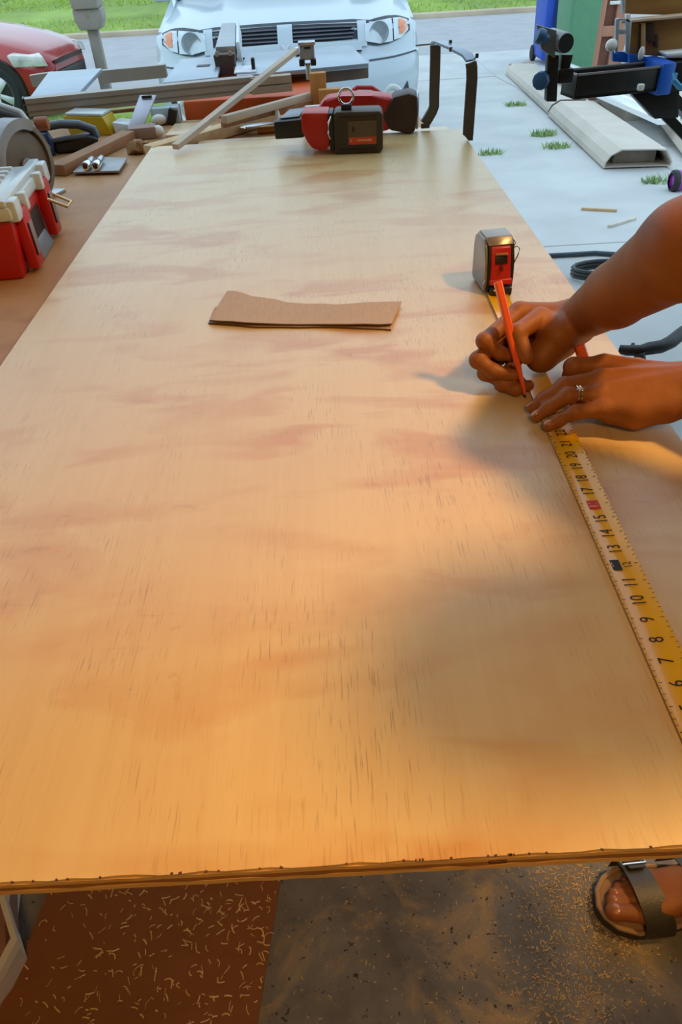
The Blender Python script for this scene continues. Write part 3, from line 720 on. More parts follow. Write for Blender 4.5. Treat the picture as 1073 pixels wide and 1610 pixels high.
# tilted metal plate leaning on a small block
t = thing('sanding_block', 'pale metal plate tilted on a greyish block beside the bench edge', 'plate tool', tuple(at(226, 219, BZ)))
k0 = at(226, 219, BZ)
MB().box(k0 + Vector((0, .02, .018)), (.085, .06, .036), R(8), .004).build('block', M('block_brown', (150, 124, 112), .5), t, world=True)
c4 = [aty(200, 203, 2.66), aty(222, 206, 2.66), aty(246, 149, 2.74), aty(220, 149, 2.74)]
MB().hexa([p + Vector((0, .006, -.004)) for p in c4] + c4, .0015).build('plate', M('lavender_metal', (186, 186, 200), .35, metal=.5), t, world=True)
ct_ = c4[2].lerp(c4[3], .5); MB().box(ct_.lerp(c4[0].lerp(c4[1], .5), .07) + Vector((0, -.005, .002)), (.035, .006, .008), bevel=.002).build('slot', BLACK, t, world=True)
MB().ball(k0 + Vector((.052, .01, .02)), .018, (1, .8, 1)).build('thumb_screw', WHITEP, t, world=True)
q = at(262, 195, BZ)
t = thing('small_grey_case', 'small pale grey case with a black clip right of the tilted metal plate', 'case', tuple(q))
MB().box(q + Vector((0, .02, .026)), (.10, .05, .052), R(4), .006).build('body', M('pale_grey', (170, 186, 192), .4), t, world=True)
MB().box(q + Vector((.028, -.016, .026)), (.03, .02, .05), Matrix.Rotation(R(20), 4, 'Y'), .004).build('clip', BLACK, t, world=True)
MB().ball(q + Vector((-.02, -.016, .018)), .017, (1.6, .8, 1)).build('latch', WHITEP, t, world=True)
# bark crumb
q = at(223, 241, BZ); bmm = MB()
for i in range(9): bmm.box(q + Vector((RNG.uniform(-.03, .03), RNG.uniform(-.02, .02), RNG.uniform(.008, .026))), RNG.uniform(.012, .034, 3), Matrix.Rotation(RNG.uniform(0, 3), 4, Vector(RNG.normal(0, 1, 3)).normalized()), .002, 1)
tag(bmm.build('bark_chunk', M('bark', (150, 112, 72), .85, var=.35, scale=60)), 'crumbly brown wood chunk beside the far left corner of the sheet', 'wood chunk')
# metal plate with two bits
pl = [at(114, 270, BZ + .012), at(187, 268, BZ + .012), at(200, 248, BZ + .012), at(140, 245, BZ + .012)]
t = thing('metal_tray', 'flat grey metal plate on the bench holding two shiny sockets', 'plate', tuple(at(155, 262, BZ)))
MB().hexa([p - Vector((0, 0, .006)) for p in pl] + pl, .002).build('plate', M('plate_grey', (158, 158, 160), .4, metal=.4), t, world=True)
MB().box(at(163, 266, BZ + .003), (.07, .05, .006), R(8), .001).build('base', WOODB, t, world=True)
for i, (u, v) in enumerate((((134, 262), (145, 250)), ((150, 262), (160, 248)))):
    a, b = at(*u, BZ + .024), at(*v, BZ + .024)
    s_ = thing('socket', ('shiny socket on the flat metal plate, left of the two', 'shiny socket on the flat metal plate, right of the two')[i], 'socket', tuple(at(*u, BZ + .012)))
    MB().cyl(a, a.lerp(b, .45), .0115, n=14, bevel=.001).build('drive_end', CHROME, s_, world=True)
    MB().cyl(a.lerp(b, .45), b, .0085, n=14, bevel=.001).build('shank', STEEL, s_, world=True)
    MB().cyl(a + (a - b).normalized() * .0006, a, .0065, n=12).build('bore', BLACK, s_, world=True)
# grey circular saw at the left
GREY = M('saw_shell_grey', (150, 152, 158), .4, metal=.3, var=.08); DKB = M('motor_brown', (62, 46, 34), .5, var=.2); GUARD = M('guard_grey', (128, 122, 114), .35, metal=.5, var=.12)
q = at(20, 326, BZ)
t = thing('circular_saw', 'grey circular saw with round blade guard at the left side of the bench', 'circular saw', (q.x, q.y + .02, BZ), R(-22))
YZ = Matrix(((0, 0, 1, 0), (1, 0, 0, 0), (0, 1, 0, 0), (0, 0, 0, 1)))
arc = lambda r, a, b, n, cy=0, cz=0: [(cy + r * math.cos(R(x)), cz + r * math.sin(R(x))) for x in np.linspace(a, b, n)]
MB().prism(arc(.084, 0, 360, 36, 0, .094)[:-1], .058, .076, YZ, .004).build('blade_guard', M('guard_inner', (106, 92, 74), .45, metal=.3, var=.2), t)
MB().lathe([(.082, .058), (.098, .058), (.100, .070), (.096, .082), (.084, .082)], 40, Matrix.Translation((0, 0, .100)) @ Matrix.Rotation(R(90), 4, 'Y'), closed=True).build('guard_rim', GUARD, t)
MB().prism(arc(.104, 55, 170, 24, 0, .098) + arc(.080, 170, 55, 18, 0, .098), .040, .090, YZ, .005).build('upper_guard', GREY, t)
MB().cyl((.074, 0, .094), (.084, 0, .094), .022, n=24, bevel=.002).build('blade_hub', GUARD, t)
MB().box((-.04, -.01, .100), (.12, .12, .13), bevel=.012).build('motor', DKB, t)
MB().box((-.04, -.01, .172), (.15, .14, .022), bevel=.008).build('top_cover', GREY, t)
MB().box((.036, -.06, .14), (.03, .03, .11), Matrix.Rotation(R(-14), 4, 'X'), .005).build('bracket', M('bracket_lav', (176, 172, 184), .4, metal=.4), t)
MB().tube([(-.14, .05, .165), (-.10, .06, .190), (-.03, .07, .200), (.03, .07, .185), (.055, .07, .15), (.05, .07, .11)], .015, 12).build('handle', M('handle_dark', (48, 46, 48), .5), t)
MB().tube([(-.14, .058, .176), (-.10, .07, .203), (-.03, .08, .214), (.034, .08, .198), (.062, .08, .158)], .009, 10).build('handle_top', M('handle_grey', (186, 194, 198), .35), t)
MB().box((-.02, .0, .004), (.17, .26, .008), bevel=.002).build('shoe', STEEL, t)
for y in (-.05, .02): MB().box((.030, y, .095), (.006, .02, .07), bevel=.002).build('vent_slot', BLACK, t)
MB().cyl((.035, .12, .165), (.065, .135, .165), .016, n=12, bevel=.003).build('knob', M('knob_brown', (150, 84, 50), .5), t)
# dark blue sander / jigsaw
NAVY = M('navy_plastic', (34, 52, 92), .35, var=.1); SLATE = M('slate_plastic', (72, 80, 92), .28, var=.1)
q = at(98, 248, BZ)
t = thing('palm_sander', 'navy and black power tool with loop handle between grey saw and yellow box', 'power tool', (q.x - .035, q.y + .07, BZ), R(14))
PS_ = t
MB().prism([(-.055, 0), (-.005, 0), (.0, .05), (-.012, .095), (-.06, .098), (-.07, .05)], -.05, .02, XZ, .008).build('motor_block', NAVY, t)
MB().cyl((-.028, -.052, .04), (-.028, -.058, .04), .017, n=20, bevel=.001).build('badge', M('badge_blue', (96, 112, 150), .4), t)
MB().prism([(-.005, .0), (.14, .0), (.155, .02), (.158, .05), (.13, .066), (-.005, .05)], -.035, .045, XZ, .016, 3).build('barrel', BLACK, t)
MB().tube([(-.055, .0, .098), (-.02, .0, .112), (.04, .0, .116), (.10, .0, .106), (.145, .0, .080), (.15, 0, .045)], .019, 12).build('loop_handle', SLATE, t)
MB().tube([(0, -.03, .058), (.05, -.036, .064), (.12, -.03, .062)], .010, 8).build('side_band', MATS['slate_plastic'], t)
MB().box((-.065, -.02, .055), (.02, .06, .07), bevel=.006).build('front_grip', BLACK, t)
PS_.scale = (.86, .86, .68)
rod([at(66, 196, .93) , at(96, 193, .93)], .006, BLACK, 'hex_key', 'thin dark rod sticking out above the navy power tool', 'rod') if False else None

# ------------------------------------------------------------------ red organiser case
q = at(30, 455, BZ)
t = thing('organizer_case', 'red tool organizer with a clear white lid on the bench, beside the grey saw', 'tool case', (-.80, 1.56, BZ), R(5))
HX, HY = .175, .155
MB().hexa([(-HX, -HY, 0), (HX - .012, -HY, 0), (HX - .012, HY, 0), (-HX, HY, 0), (-HX, -HY, .115), (HX + .002, -HY, .115), (HX + .002, HY, .115), (-HX, HY, .115)], .008).build('body', RED, t)
LID = M('clear_white_lid', (200, 214, 220), .22, var=.05)
lid = MB().box((0, 0, .127), (2 * HX + .012, 2 * HY + .012, .026), bevel=.006).build('lid', LID, t)
for i in range(9): MB().box((-.02, -HY + .025 + i * .033, .1425), (2 * HX - .07, .012, .007), bevel=.002).build('rib', LID, lid)
MB().box((HX - .010, 0, .146), (.022, 2 * HY + .01, .014), bevel=.004).build('edge_rail', LID, lid)
for y in (-HY + .02, HY - .02): MB().box((HX + .006, y, .130), (.022, .040, .040), bevel=.005).build('corner_lug', LID, lid)
for y in (-.072, .072): MB().box((HX + .008, y, .128), (.022, .022, .034), bevel=.004).build('corner_lug', LID, lid)
MB().box((HX - .004, 0, .058), (.006, .115, .095), bevel=.004).build('handle_recess', BLACK, t)
MB().hexa([(HX - .012, -.055, .002), (HX + .010, -.055, .002), (HX + .010, .055, .002), (HX - .012, .055, .002), (HX - .006, -.05, .045), (HX + .002, -.05, .030), (HX + .002, .05, .030), (HX - .006, .05, .045)], .003).build('recess_floor', M('recess_blue', (110, 122, 134), .4), t)
for y in (-.105, .100):
    l = MB().prism([(y - .026, .010), (y + .022, .006), (y + .028, .110), (y + .018, .126), (y - .018, .126), (y - .028, .112)], HX - .004, HX + .018, YZ, .006).build('latch', RED, t)
    MB().box((HX + .0185, y, .066), (.004, .026, .062), bevel=.001).build('latch_inlay', M('latch_inlay', (140, 120, 112), .4), l)
    MB().box((HX + .0195, y - .014, .066), (.003, .005, .064), bevel=.001).build('latch_slot', BLACK, l)
MB().tube([(HX + .015, .078, .088), (HX + .056, .070, .070), (HX + .058, .108, .070), (HX + .015, .122, .088)], .0035, 8).build('wire_hasp', M('brass_wire', (226, 196, 146), .3, metal=.6), t)

# ------------------------------------------------------------------ white minivan in the driveway
VAN = M('van_paint', (184, 198, 208), 0.28, var=0.015, scale=2, coat=0.6)
SEAM = M('seam_dark', (58, 66, 74), .6, var=.1)
LENS = M('lens_glass', (206, 214, 218), 0.06, var=.02, coat=.8)
LAMPIN = M('lamp_inner', (196, 206, 212), .2, metal=.25, var=.12, scale=14, coat=.6)
AMBER = M('amber_lens', (228, 128, 62), .15, var=.15, scale=30, coat=.6)
GLASSD = M('car_glass', (44, 56, 62), .06, var=.05, coat=.8)
TYRE = M('tyre_rubber', (40, 42, 44), .8, var=.12)
RIM = M('rim_silver', (212, 214, 216), .3, metal=.5, var=.05)
van = thing('minivan', 'white minivan parked in the driveway facing the garage', 'van', (-.215, 5.70, gz(5.7)))
van.rotation_euler = (-math.atan(SL), 0, R(.6))
WM[van.name] = Matrix.Translation(van.location) @ van.rotation_euler.to_matrix().to_4x4()
VP = [(.20, .16), (.28, .06), (.42, .0), (.60, -.012), (.70, -.002), (.735, .02), (.76, .052), (.83, .072), (.90, .105), (.945, .135), (.962, .165), (1.0, .30), (1.05, .58), (1.105, .92), (1.15, 1.2),
      (1.20, 1.24), (1.42, 1.58), (1.66, 1.96), (1.77, 2.22), (1.82, 2.6), (1.83, 3.4), (1.82, 4.4), (1.72, 4.76), (1.12, 4.95), (.70, 5.0), (.36, 4.98)]
HWT = [(.2, .88), (.35, .95), (.60, .975), (.76, .972), (.96, .955), (1.15, .915), (1.2, .90), (1.66, .74), (1.83, .66)]
def interp(T, z):
    for (a, b), (c, d) in zip(T, T[1:]):
        if z <= c: return b + (d - b) * max(0, z - a) / (c - a)
    return T[-1][1]
def vpt(i, s):
    z, y = VP[i]; hw = interp(HWT, z) if i < 22 else [.69, .88, .94, .92][i - 22]
    e = min(1, abs(s)); k = .40 if i < 12 else .36 - .02 * (i - 12) if i < 20 else .1
    yy = y + (k * e ** 4 if i < 22 else -.12 * e ** 4)
    zz = z - (.055 if 9 < i < 22 else .03 * (i > 8)) * e ** 2.4
    if 10 <= i <= 14: zz += .014 * math.exp(-((e - .5) / .07) ** 2) * (i - 9) / 3
    if abs(s) > 1: yy += abs(s) - 1
    return Vector((hw * max(-1, min(1, s)), yy, zz))
ss = [-1.22, -1.1] + list(np.linspace(-1, 1, 33)) + [1.1, 1.22]
s0 = list(np.linspace(-1, 1, 33))
def vgrid(i0, i1, cols, mat, name, par=None):
    return MB().grid([[vpt(i, s) for s in cols] for i in range(i0, i1 + 1)]).build(name, mat, par or van, angle=50)
vgrid(0, 5, ss, VAN, 'bumper'); vgrid(5, 9, ss, VAN, 'front_fascia'); vgrid(10, 14, s0, VAN, 'hood'); vgrid(9, 10, s0, SEAM, 'hood_gap')
vgrid(14, 18, s0, GLASSD, 'windshield'); vgrid(18, 22, s0, VAN, 'roof'); vgrid(22, 23, s0, GLASSD, 'rear_window'); vgrid(23, 25, s0, VAN, 'tailgate')
def vsurf(x, z, off=0.0):
    hw = interp(HWT, z); s = min(1, abs(x / hw)); y = interp(VP, z) + .40 * s ** 4
    return Vector((x, y - off, z - (.03 * s ** 2.4 if z > .9 else 0)))
def patch(xs, top, bot, off, mat, name, par=None, nx=10, nz=5, th=.012):
    rows = []
    for j in range(nz + 1):
        rw = []
        for i in range(nx + 1):
            t = i / nx; x = xs[0] + (xs[1] - xs[0]) * t; zt = np.interp(t, np.linspace(0, 1, len(top)), top); zb = np.interp(t, np.linspace(0, 1, len(bot)), bot)
            rw.append(vsurf(x, zb + (zt - zb) * j / nz, off))
        rows.append(rw)
    return MB().sheet(rows, (0, -th, 0)).build(name, mat, par or van, angle=50)
patch((-.505, -.052), (.940, .944), (.845, .838), .003, M('grille_dark', (30, 33, 42), .5), 'grille', nx=8)
patch((.052, .505), (.944, .940), (.838, .845), .003, MATS['grille_dark'], 'grille', nx=8)
for sg in (-1, 1):
    for k in range(4):
        z = .858 + k * .022; xe = .47 + .010 * k
        patch((sg * .055, sg * xe) if sg > 0 else (-xe, -.055), (z + .005, z + .005), (z - .003, z - .003), .018, M('grille_bar', (84, 88, 100), .45), 'grille_slat', nx=6, nz=1, th=.02)
    xs = (.505, .57) if sg > 0 else (-.57, -.505)
    t2, b2 = ((.952, .955), (.80, .80))
    patch(xs, t2, b2, .012, VAN, 'grille_surround', nx=3)
patch((-.052, .052), (.950, .950), (.835, .835), .022, VAN, 'grille_bar_upright', nx=4)
patch((-.53, .53), (.836, .846, .836), (.782, .778, .782), .030, VAN, 'grille_lip', nx=16, th=.04)
patch((-.53, .53), (.780, .778, .780), (.772, .770, .772), .012, SEAM, 'bumper_seam', nx=16, nz=1)
q = vsurf(0.0, .815, .042)
MB().prism([(-.03, .026), (-.018, .010), (-.010, -.018), (0, -.026), (.010, -.018), (.018, .010), (.03, .026), (.012, .018), (0, .006), (-.012, .018)], 0, .012, Matrix.Translation(q) @ XZ, .003).build('emblem', M('emblem_silver', (228, 232, 236), .3), van)
for sg in (-1, 1):
    def pp(x0, x1, tl, bl, off, mat, name, par=None, **k):
        if sg > 0: return patch((x0, x1), tl, bl, off, mat, name, par, **k)
        return patch((-x1, -x0), tl[::-1], bl[::-1], off, mat, name, par, **k)
    hl = pp(.545, .905, (.940, .962, .974, .976, .955), (.815, .795, .800, .820, .862), .006, SEAM, 'headlight')
    pp(.558, .762, (.934, .950, .962), (.828, .808, .812), .016, LAMPIN, 'reflector', hl)
    pp(.772, .890, (.962, .964, .950), (.818, .828, .868), .016, LAMPIN, 'side_reflector', hl)
    pp(.815, .878, (.955, .958, .940), (.850, .850, .880), .020, AMBER, 'turn_signal', hl, nx=4)
    lp = vsurf(sg * .66, .872, .02)
    MB().lathe([(0, .0), (.052, .004), (.064, .020), (.068, .026)], 20, Matrix.Translation(lp) @ Matrix.Rotation(R(90), 4, 'X')).build('lamp_bowl', M('bowl_grey', (172, 184, 192), .2, metal=.3), hl)
    MB().ball(lp + Vector((-sg * .07, -.012, -.042)), .022, (1.2, .5, .8)).build('bulb', M('bulb_white', (240, 240, 236), .2), hl)
    fl = vsurf(sg * .745, .47, .02)
    f_ = MB().lathe([(.052, -.012), (.066, .006), (.080, .010), (.092, .0), (.094, -.02)], 24, Matrix.Translation(fl) @ Matrix.Rotation(R(90), 4, 'X') @ Matrix.Rotation(R(sg * 14), 4, 'Y')).build('fog_lamp', M('fog_rim', (214, 216, 214), .35), van)
    MB().lathe([(0, .006), (.04, .004), (.054, -.004)], 20, Matrix.Translation(fl) @ Matrix.Rotation(R(90), 4, 'X') @ Matrix.Rotation(R(sg * 14), 4, 'Y')).build('fog_lens', M('fog_lens', (172, 178, 178), .1, coat=.7), f_)
    pp(.83, .92, (.50, .56, .40), (.40, .38, .36), .006, BLACK, 'bumper_scoop', nx=4)
    pp(.58, .955, (.722, .728, .742), (.712, .718, .732), .004, SEAM, 'bumper_crease', nx=10, nz=1)
    # body side with wheel arches
    X_ = sg * .955; ol = [(.60, .22), (.60, .60), (.60, .93), (1.5, 1.12), (4.86, 1.12), (4.92, .4), (4.45, .28)]
    ol += [(4.02 + .39 * math.cos(R(a)), .33 + .39 * math.sin(R(a))) for a in np.linspace(-8, 188, 16)]
    ol += [(1.0 + .39 * math.cos(R(a)), .33 + .39 * math.sin(R(a))) for a in np.linspace(-8, 188, 16)]
    MB().prism(ol, min(X_, X_ - sg * .05), max(X_, X_ - sg * .05), YZ).build('side_panel', VAN, van)
    MB().hexa([(sg * .93, 1.5, 1.12), (sg * .93, 4.86, 1.12), (sg * .90, 4.86, 1.12), (sg * .90, 1.5, 1.12),
               (sg * .70, 2.2, 1.76), (sg * .68, 4.7, 1.76), (sg * .66, 4.7, 1.76), (sg * .66, 2.2, 1.76)]).build('side_window', GLASSD, van)
    MB().box((sg * 1.04, 1.55, 1.16), (.16, .08, .13), bevel=.03).build('mirror', VAN, van)
    for yc in (1.0, 4.02):
        w = MB().lathe([(.20, -.10), (.30, -.105), (.33, -.085), (.335, 0), (.33, .085), (.30, .105), (.20, .10)], 32, Matrix.Translation((sg * .885, yc, .335)) @ Matrix.Rotation(R(90), 4, 'Y'), closed=True).build('wheel', TYRE, van)
        MB().lathe([(0, .06), (.05, .065), (.16, .05), (.20, .09), (.20, -.05), (0, -.05)], 28, Matrix.Translation((sg * .885, yc, .335)) @ Matrix.Rotation(R(90 * sg), 4, 'Y')).build('rim', RIM, w)
MB().box((0, 2.5, .30), (1.7, 4.0, .14), bevel=.03).build('underbody', BLACK, van)
MB().box((0, .75, .45), (1.5, .5, .5), bevel=.03).build('engine_bay', BLACK, van)

# ------------------------------------------------------------------ red car on the street
REDP = M('red_car_paint', (170, 36, 32), .3, var=.04, scale=2, coat=.7)
c = aty(133, 112, 10.35)
car = thing('car', 'red car parked on the street left of the mailbox', 'car', (c.x - .13, 10.25, ZR + .09), R(-6))
car.scale = (.90, .95, .93)
ST = [(0.0, .50, .30, .52, .60, .46), (-.05, .66, .24, .56, .66, .58), (-.20, .80, .20, .60, .73, .70), (-.5, .86, .18, .68, .82, .74), (-.9, .88, .18, .76, .90, .76), (-1.35, .89, .18, .84, .97, .76),
      (-1.6, .89, .18, .90, 1.04, .74), (-2.2, .89, .18, .93, 1.38, .62), (-2.6, .89, .18, .95, 1.45, .60), (-3.4, .89, .18, .97, 1.42, .58), (-4.1, .87, .18, .98, 1.14, .62), (-4.5, .82, .22, .96, 1.02, .66), (-4.6, .70, .35, .9, .95, .6)]
def ring(st):
    x, w, zb, zl, zt, wt = st
    half = [(w * .86, zb), (w * .98, zb + .06), (w, zb + .20), (w * .985, zl - .10), (w * .99, zl - .05), (w * .955, zl), (wt, zt - .03), (wt * .90, zt), (wt * .5, zt + .015), (0, zt + .02)]
    return [Vector((x, -a, z)) for a, z in half] + [Vector((x, a, z)) for a, z in half[-2::-1]]
MB().grid([ring(s) for s in ST[:7]]).build('body_front', REDP, car, angle=45)
MB().grid([ring(s)[:6] for s in ST[6:]]).build('side_near', REDP, car, angle=45)
MB().grid([ring(s)[13:] for s in ST[6:]]).build('side_far', REDP, car, angle=45)
MB().grid([ring(s)[5:14] for s in ST[6:9]]).build('windshield', GLASSD, car, angle=45)
MB().grid([ring(s)[6:13] for s in ST[7:10]]).build('roof', REDP, car, angle=45)
MB().grid([ring(s)[5:7] for s in ST[7:11]]).build('side_window', GLASSD, car, angle=45)
MB().grid([ring(s)[12:14] for s in ST[7:11]]).build('side_window', GLASSD, car, angle=45)
MB().grid([ring(s)[5:14] for s in ST[9:]]).build('rear', REDP, car, angle=45)
MB().prism([(a.y, a.z) for a in ring(ST[0])], 0, .02, Matrix(((0, 0, 1, -.01), (1, 0, 0, 0), (0, 1, 0, 0), (0, 0, 0, 1)))).build('nose', REDP, car)
MB().hexa([(.012, -.46, .555), (.012, .46, .555), (.03, .44, .56), (.03, -.44, .56), (.0, -.50, .60), (.0, .50, .60), (.02, .46, .605), (.02, -.46, .605)]).build('grille', M('nose_dark', (60, 36, 38), .5), car)
MB().box((-.02, 0, .42), (.12, .9, .14), bevel=.03).build('lower_grille', BLACK, car)
MB().hexa([(.0, -.66, .56), (-.36, -.865, .585), (-.34, -.78, .60), (-.05, -.58, .58), (-.03, -.68, .665), (-.42, -.855, .715), (-.38, -.74, .735), (-.12, -.56, .70)], .012).build('headlight', M('car_lens', (206, 204, 196), .12, var=.3, scale=9, coat=.8), car)
MB().hexa([(.0, .66, .56), (-.05, .58, .58), (-.34, .78, .60), (-.36, .865, .585), (-.03, .68, .665), (-.12, .56, .70), (-.38, .74, .735), (-.42, .855, .715)], .012).build('headlight', MATS['car_lens'], car)
for x in (-.66, -3.4):
    for sg in (-1, 1):
        Wm = Matrix.Translation((x, sg * .80, .315)) @ Matrix.Rotation(R(90 * sg), 4, 'X')
        MB().cyl((x, sg * .60, .33), (x, sg * .893, .33), .375, n=32).build('wheel_arch', BLACK, car)
        w = MB().lathe([(.20, -.09), (.29, -.10), (.312, -.08), (.316, 0), (.312, .08), (.29, .102), (.215, .10)], 32, Matrix.Translation((x, sg * .815, .315)) @ Matrix.Rotation(R(90), 4, 'X'), closed=True).build('wheel', TYRE, car)
        Mx = Matrix.Translation((x, sg * .90, .315)) @ Matrix.Rotation(R(90 * sg), 4, 'X')
        MB().lathe([(.185, .03), (.205, .0), (.222, .0), (.225, .03)], 32, Mx).build('rim', RIM, w)
        MB().lathe([(0, .035), (.2, .03)], 24, Mx).build('brake_shadow', BLACK, w)
        m = MB(); m.lathe([(0, -.012), (.04, -.012), (.045, .02)], 16, Mx)
        for k in range(5):
            a = 2 * math.pi * k / 5 + .4; ca, sa = math.cos(a), math.sin(a)
            f = lambda r_, o_, z_: Mx @ Vector((r_ * ca - o_ * sa, r_ * sa + o_ * ca, z_))
            m.hexa([f(.03, -.025, .02), f(.21, -.045, .02), f(.21, .045, .02), f(.03, .025, .02), f(.03, -.025, -.01), f(.21, -.045, -.004), f(.21, .045, -.004), f(.03, .025, -.01)], .004)
        m.build('spokes', RIM, w)

# ------------------------------------------------------------------ mailbox
MBX = M('mailbox_beige', (158, 150, 142), .55, var=.06)
yb = 11.0; b0 = aty(160, 107, yb)
t = thing('mailbox', 'beige mailbox on a square post at the roadside behind the red car', 'mailbox', (b0.x, yb, gz(yb)), R(4))
t.scale = (.80, .80, 1)
zt = aty(148, 27, yb).z - gz(yb); zh = aty(146, 8, yb).z - gz(yb)
MB().box((0, 0, zt / 2), (.17, .17, zt), bevel=.02).build('post', MBX, t)
MB().prism([(-.22, zt - .02), (-.16, zt - .12), (.16, zt - .12), (.22, zt - .02), (.22, zt + .10), (-.22, zt + .10)], -.20, .20, XZ, .02).build('bracket_box', MBX, t)
MB().prism([(-.20, zt + .10), (.20, zt + .10), (.215, zt + .34), (.19, zt + .46), (.10, zt + .54), (-.10, zt + .54), (-.19, zt + .46), (-.215, zt + .34)], -.26, .26, XZ, .02).build('box', MBX, t)
MB().box((0, -.265, zt + .30), (.16, .012, .04), bevel=.004).build('handle', DARK, t)
MB().box((0, -.205, zt + .03), (.03, .01, .03), bevel=.004).build('marker', M('marker_tan', (178, 150, 90), .5), t)

# ------------------------------------------------------------------ right side of the driveway
# cardboard sleeves and white trim lying on the concrete
SLEEVE = M('carton_beige', (208, 196, 182), .75, var=.06, scale=5)
e0, e1 = atg(968, 270), atg(800, 116)
dv = (e1 - e0); Lc = dv.length; ang = math.atan2(dv.y, dv.x) - math.pi / 2
t = thing('carton', 'long beige carton sleeve on the driveway with an open end and a dark seam', 'carton', tuple(e0 + Vector((.17, .05, .01))), ang)
t.rotation_euler = (-math.atan(SL), 0, ang)
WM[t.name] = Matrix.Translation(t.location) @ t.rotation_euler.to_matrix().to_4x4()
def sleeve(y0, y1, w, h, name, sk=0.0):
    ol = [(-w, 0), (w, 0), (w, .03), (w * .72, h * .94), (w * .4, h), (-w * .62, h * 1.04), (-w * .9, h * .7), (-w, .04)]
    inn = [(-w * .96, .008), (w * .96, .008), (w * .95, .03), (w * .69, h * .94 - .009), (w * .4, h - .009), (-w * .6, h * 1.04 - .009), (-w * .86, h * .68), (-w * .955, .04)]
    n = len(ol); m = MB(); v, f = [], []
    for y in (y0, y1):
        for o_ in (ol, inn): v += [(a, y - sk * b, b) for a, b in o_]
    for i in range(n):
        j = (i + 1) % n
        f += [(i, j, j + 2 * n, i + 2 * n), (i + n, i + 3 * n, j + 3 * n, j + n), (i, i + n, j + n, j), (i + 2 * n, j + 2 * n, j + 3 * n, i + 3 * n)]
    m._add(v, f); return m.build(name, SLEEVE, t, angle=25)
sleeve(0, 2.35, .235, .125, 'sleeve', .5); sleeve(2.25, Lc - .2, .220, .115, 'sleeve')
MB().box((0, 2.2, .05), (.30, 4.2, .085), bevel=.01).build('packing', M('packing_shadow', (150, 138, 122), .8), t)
MB().tube([(-.238, 2.345, .03), (-.215, 2.31, .092), (-.148, 2.29, .134), (.095, 2.29, .130)], .007, 8).build('seam', M('seam_brown', (84, 72, 62), .7), t)
for x, y in ((-.10, Lc - .15), (.10, Lc - .05)): MB().box((x, y, .06), (.12, .12, .10), R(20), .01).build('end_flap', M('flap_brown', (176, 132, 100), .75), t)
t2 = thing('carton', 'second beige carton lying flat right of the open ended one', 'carton', tuple(atg(1060, 262) + Vector((.30, .1, .01))), ang - R(6))
for x0, x1, z in ((-.17, .45, .05),):
    MB().hexa([(x0, 0, 0), (x1, -.1, 0), (x1, 3.2, .0), (x0, 3.2, 0), (x0 + .03, .03, .10), (x1, -.05, .10), (x1, 3.2, .02), (x0 + .03, 3.2, .02)], .012).build('sleeve', SLEEVE, t2)
MB().hexa([(-.17, -.006, .01), (.45, -.106, .01), (.45, -.10, .01), (-.17, 0, .01), (-.12, .012, .085), (.45, -.07, .085), (.45, -.06, .085), (-.12, .02, .085)]).build('open_end', M('open_dark', (96, 88, 78), .8), t2)
TRIM = M('white_vinyl', (246, 248, 248), .25, var=.02)
for i, (pa, pb, lb) in enumerate((((1075, 226), (884, 137), 'white vinyl trim length lying along the cartons, nearer the camera'), ((1090, 212), (900, 126), 'white vinyl trim length lying along the cartons, farther from the camera'))):
    a, b = atg(*pa) + Vector((-.2, -.1, .17)), atg(*pb) + Vector((-.2, -.1, .17))
    pr_ = [(-.085, 0), (-.08, .035), (-.045, .040), (-.035, .016), (.02, .016), (.03, .045), (.08, .045), (.085, 0)]
    o = MB().sweep([a, b], pr_).build('vinyl_trim', TRIM, angle=25); tag(o, lb, 'trim', 'white vinyl trims on the cartons')
    if i == 0:
        tag(MB().box(((a.x + b.x) / 2 + .22, (a.y + b.y) / 2, gz((a.y + b.y) / 2) + .075), (.14, 1.2, .15), ang, .01).build('support_block', SLEEVE), 'low beige packing block under the white trims', 'packing')

# bins and post at the far right
BLUEB = M('blue_plastic', (40, 84, 190), .45, var=.06); GREENB = M('green_bin', (96, 148, 112), .55, var=.05)
def binthing(px0, px1, Y, mat, lb, name='wheelie_bin'):
    a, b = aty(px0, 60, Y), aty(px1, 60, Y); w = (b.x - a.x) / 2; g = gz(Y)
    t = thing(name, lb, 'bin', ((a.x + b.x) / 2, Y + .35, g))
    MB().hexa([(-w * .86, -.28, .06), (w * .86, -.28, .06), (w * .86, .28, .06), (-w * .86, .28, .06), (-w, -.34, 1.0), (w, -.34, 1.0), (w, .34, 1.0), (-w, .34, 1.0)], .05, 3).build('body', mat, t)
    MB().box((0, 0, 1.03), (2 * w + .06, .76, .07), bevel=.03).build('lid', mat, t)
    MB().tube([(-w, .40, .98), (w, .40, .98)], .02, 10).build('handle', mat, t)
    for x in (-w * .8, w * .8): MB().cyl((x - .03, .25, .10), (x + .03, .25, .10), .10, n=18, bevel=.01).build('wheel', TYRE, t)
    return t
binthing(893, 962, 10.2, GREENB, 'tall green bin standing behind the saw stand')
tb = binthing(855, 890, 11.7, BLUEB, 'tall narrow blue bin left of the green one')
MB().box((0, -.345, .55), (.08, .02, .8), bevel=.005).build('dark_slot', M('slot_navy', (26, 44, 96), .5), tb)
MB().box((.02, -.36, .42), (.05, .02, .05), bevel=.005).build('pale_tag', WHITEP, tb)
pp0 = aty(958, 60, 8.6)
t = thing('wood_post_frame', 'pinkish brown wooden frame with an open slot beside the green bin', 'frame', (pp0.x, 8.6, gz(8.6)))
PINKW = M('pinkish_wood', (176, 124, 98), .7, var=.12, scale=3, stretch=(8, 8, 1))
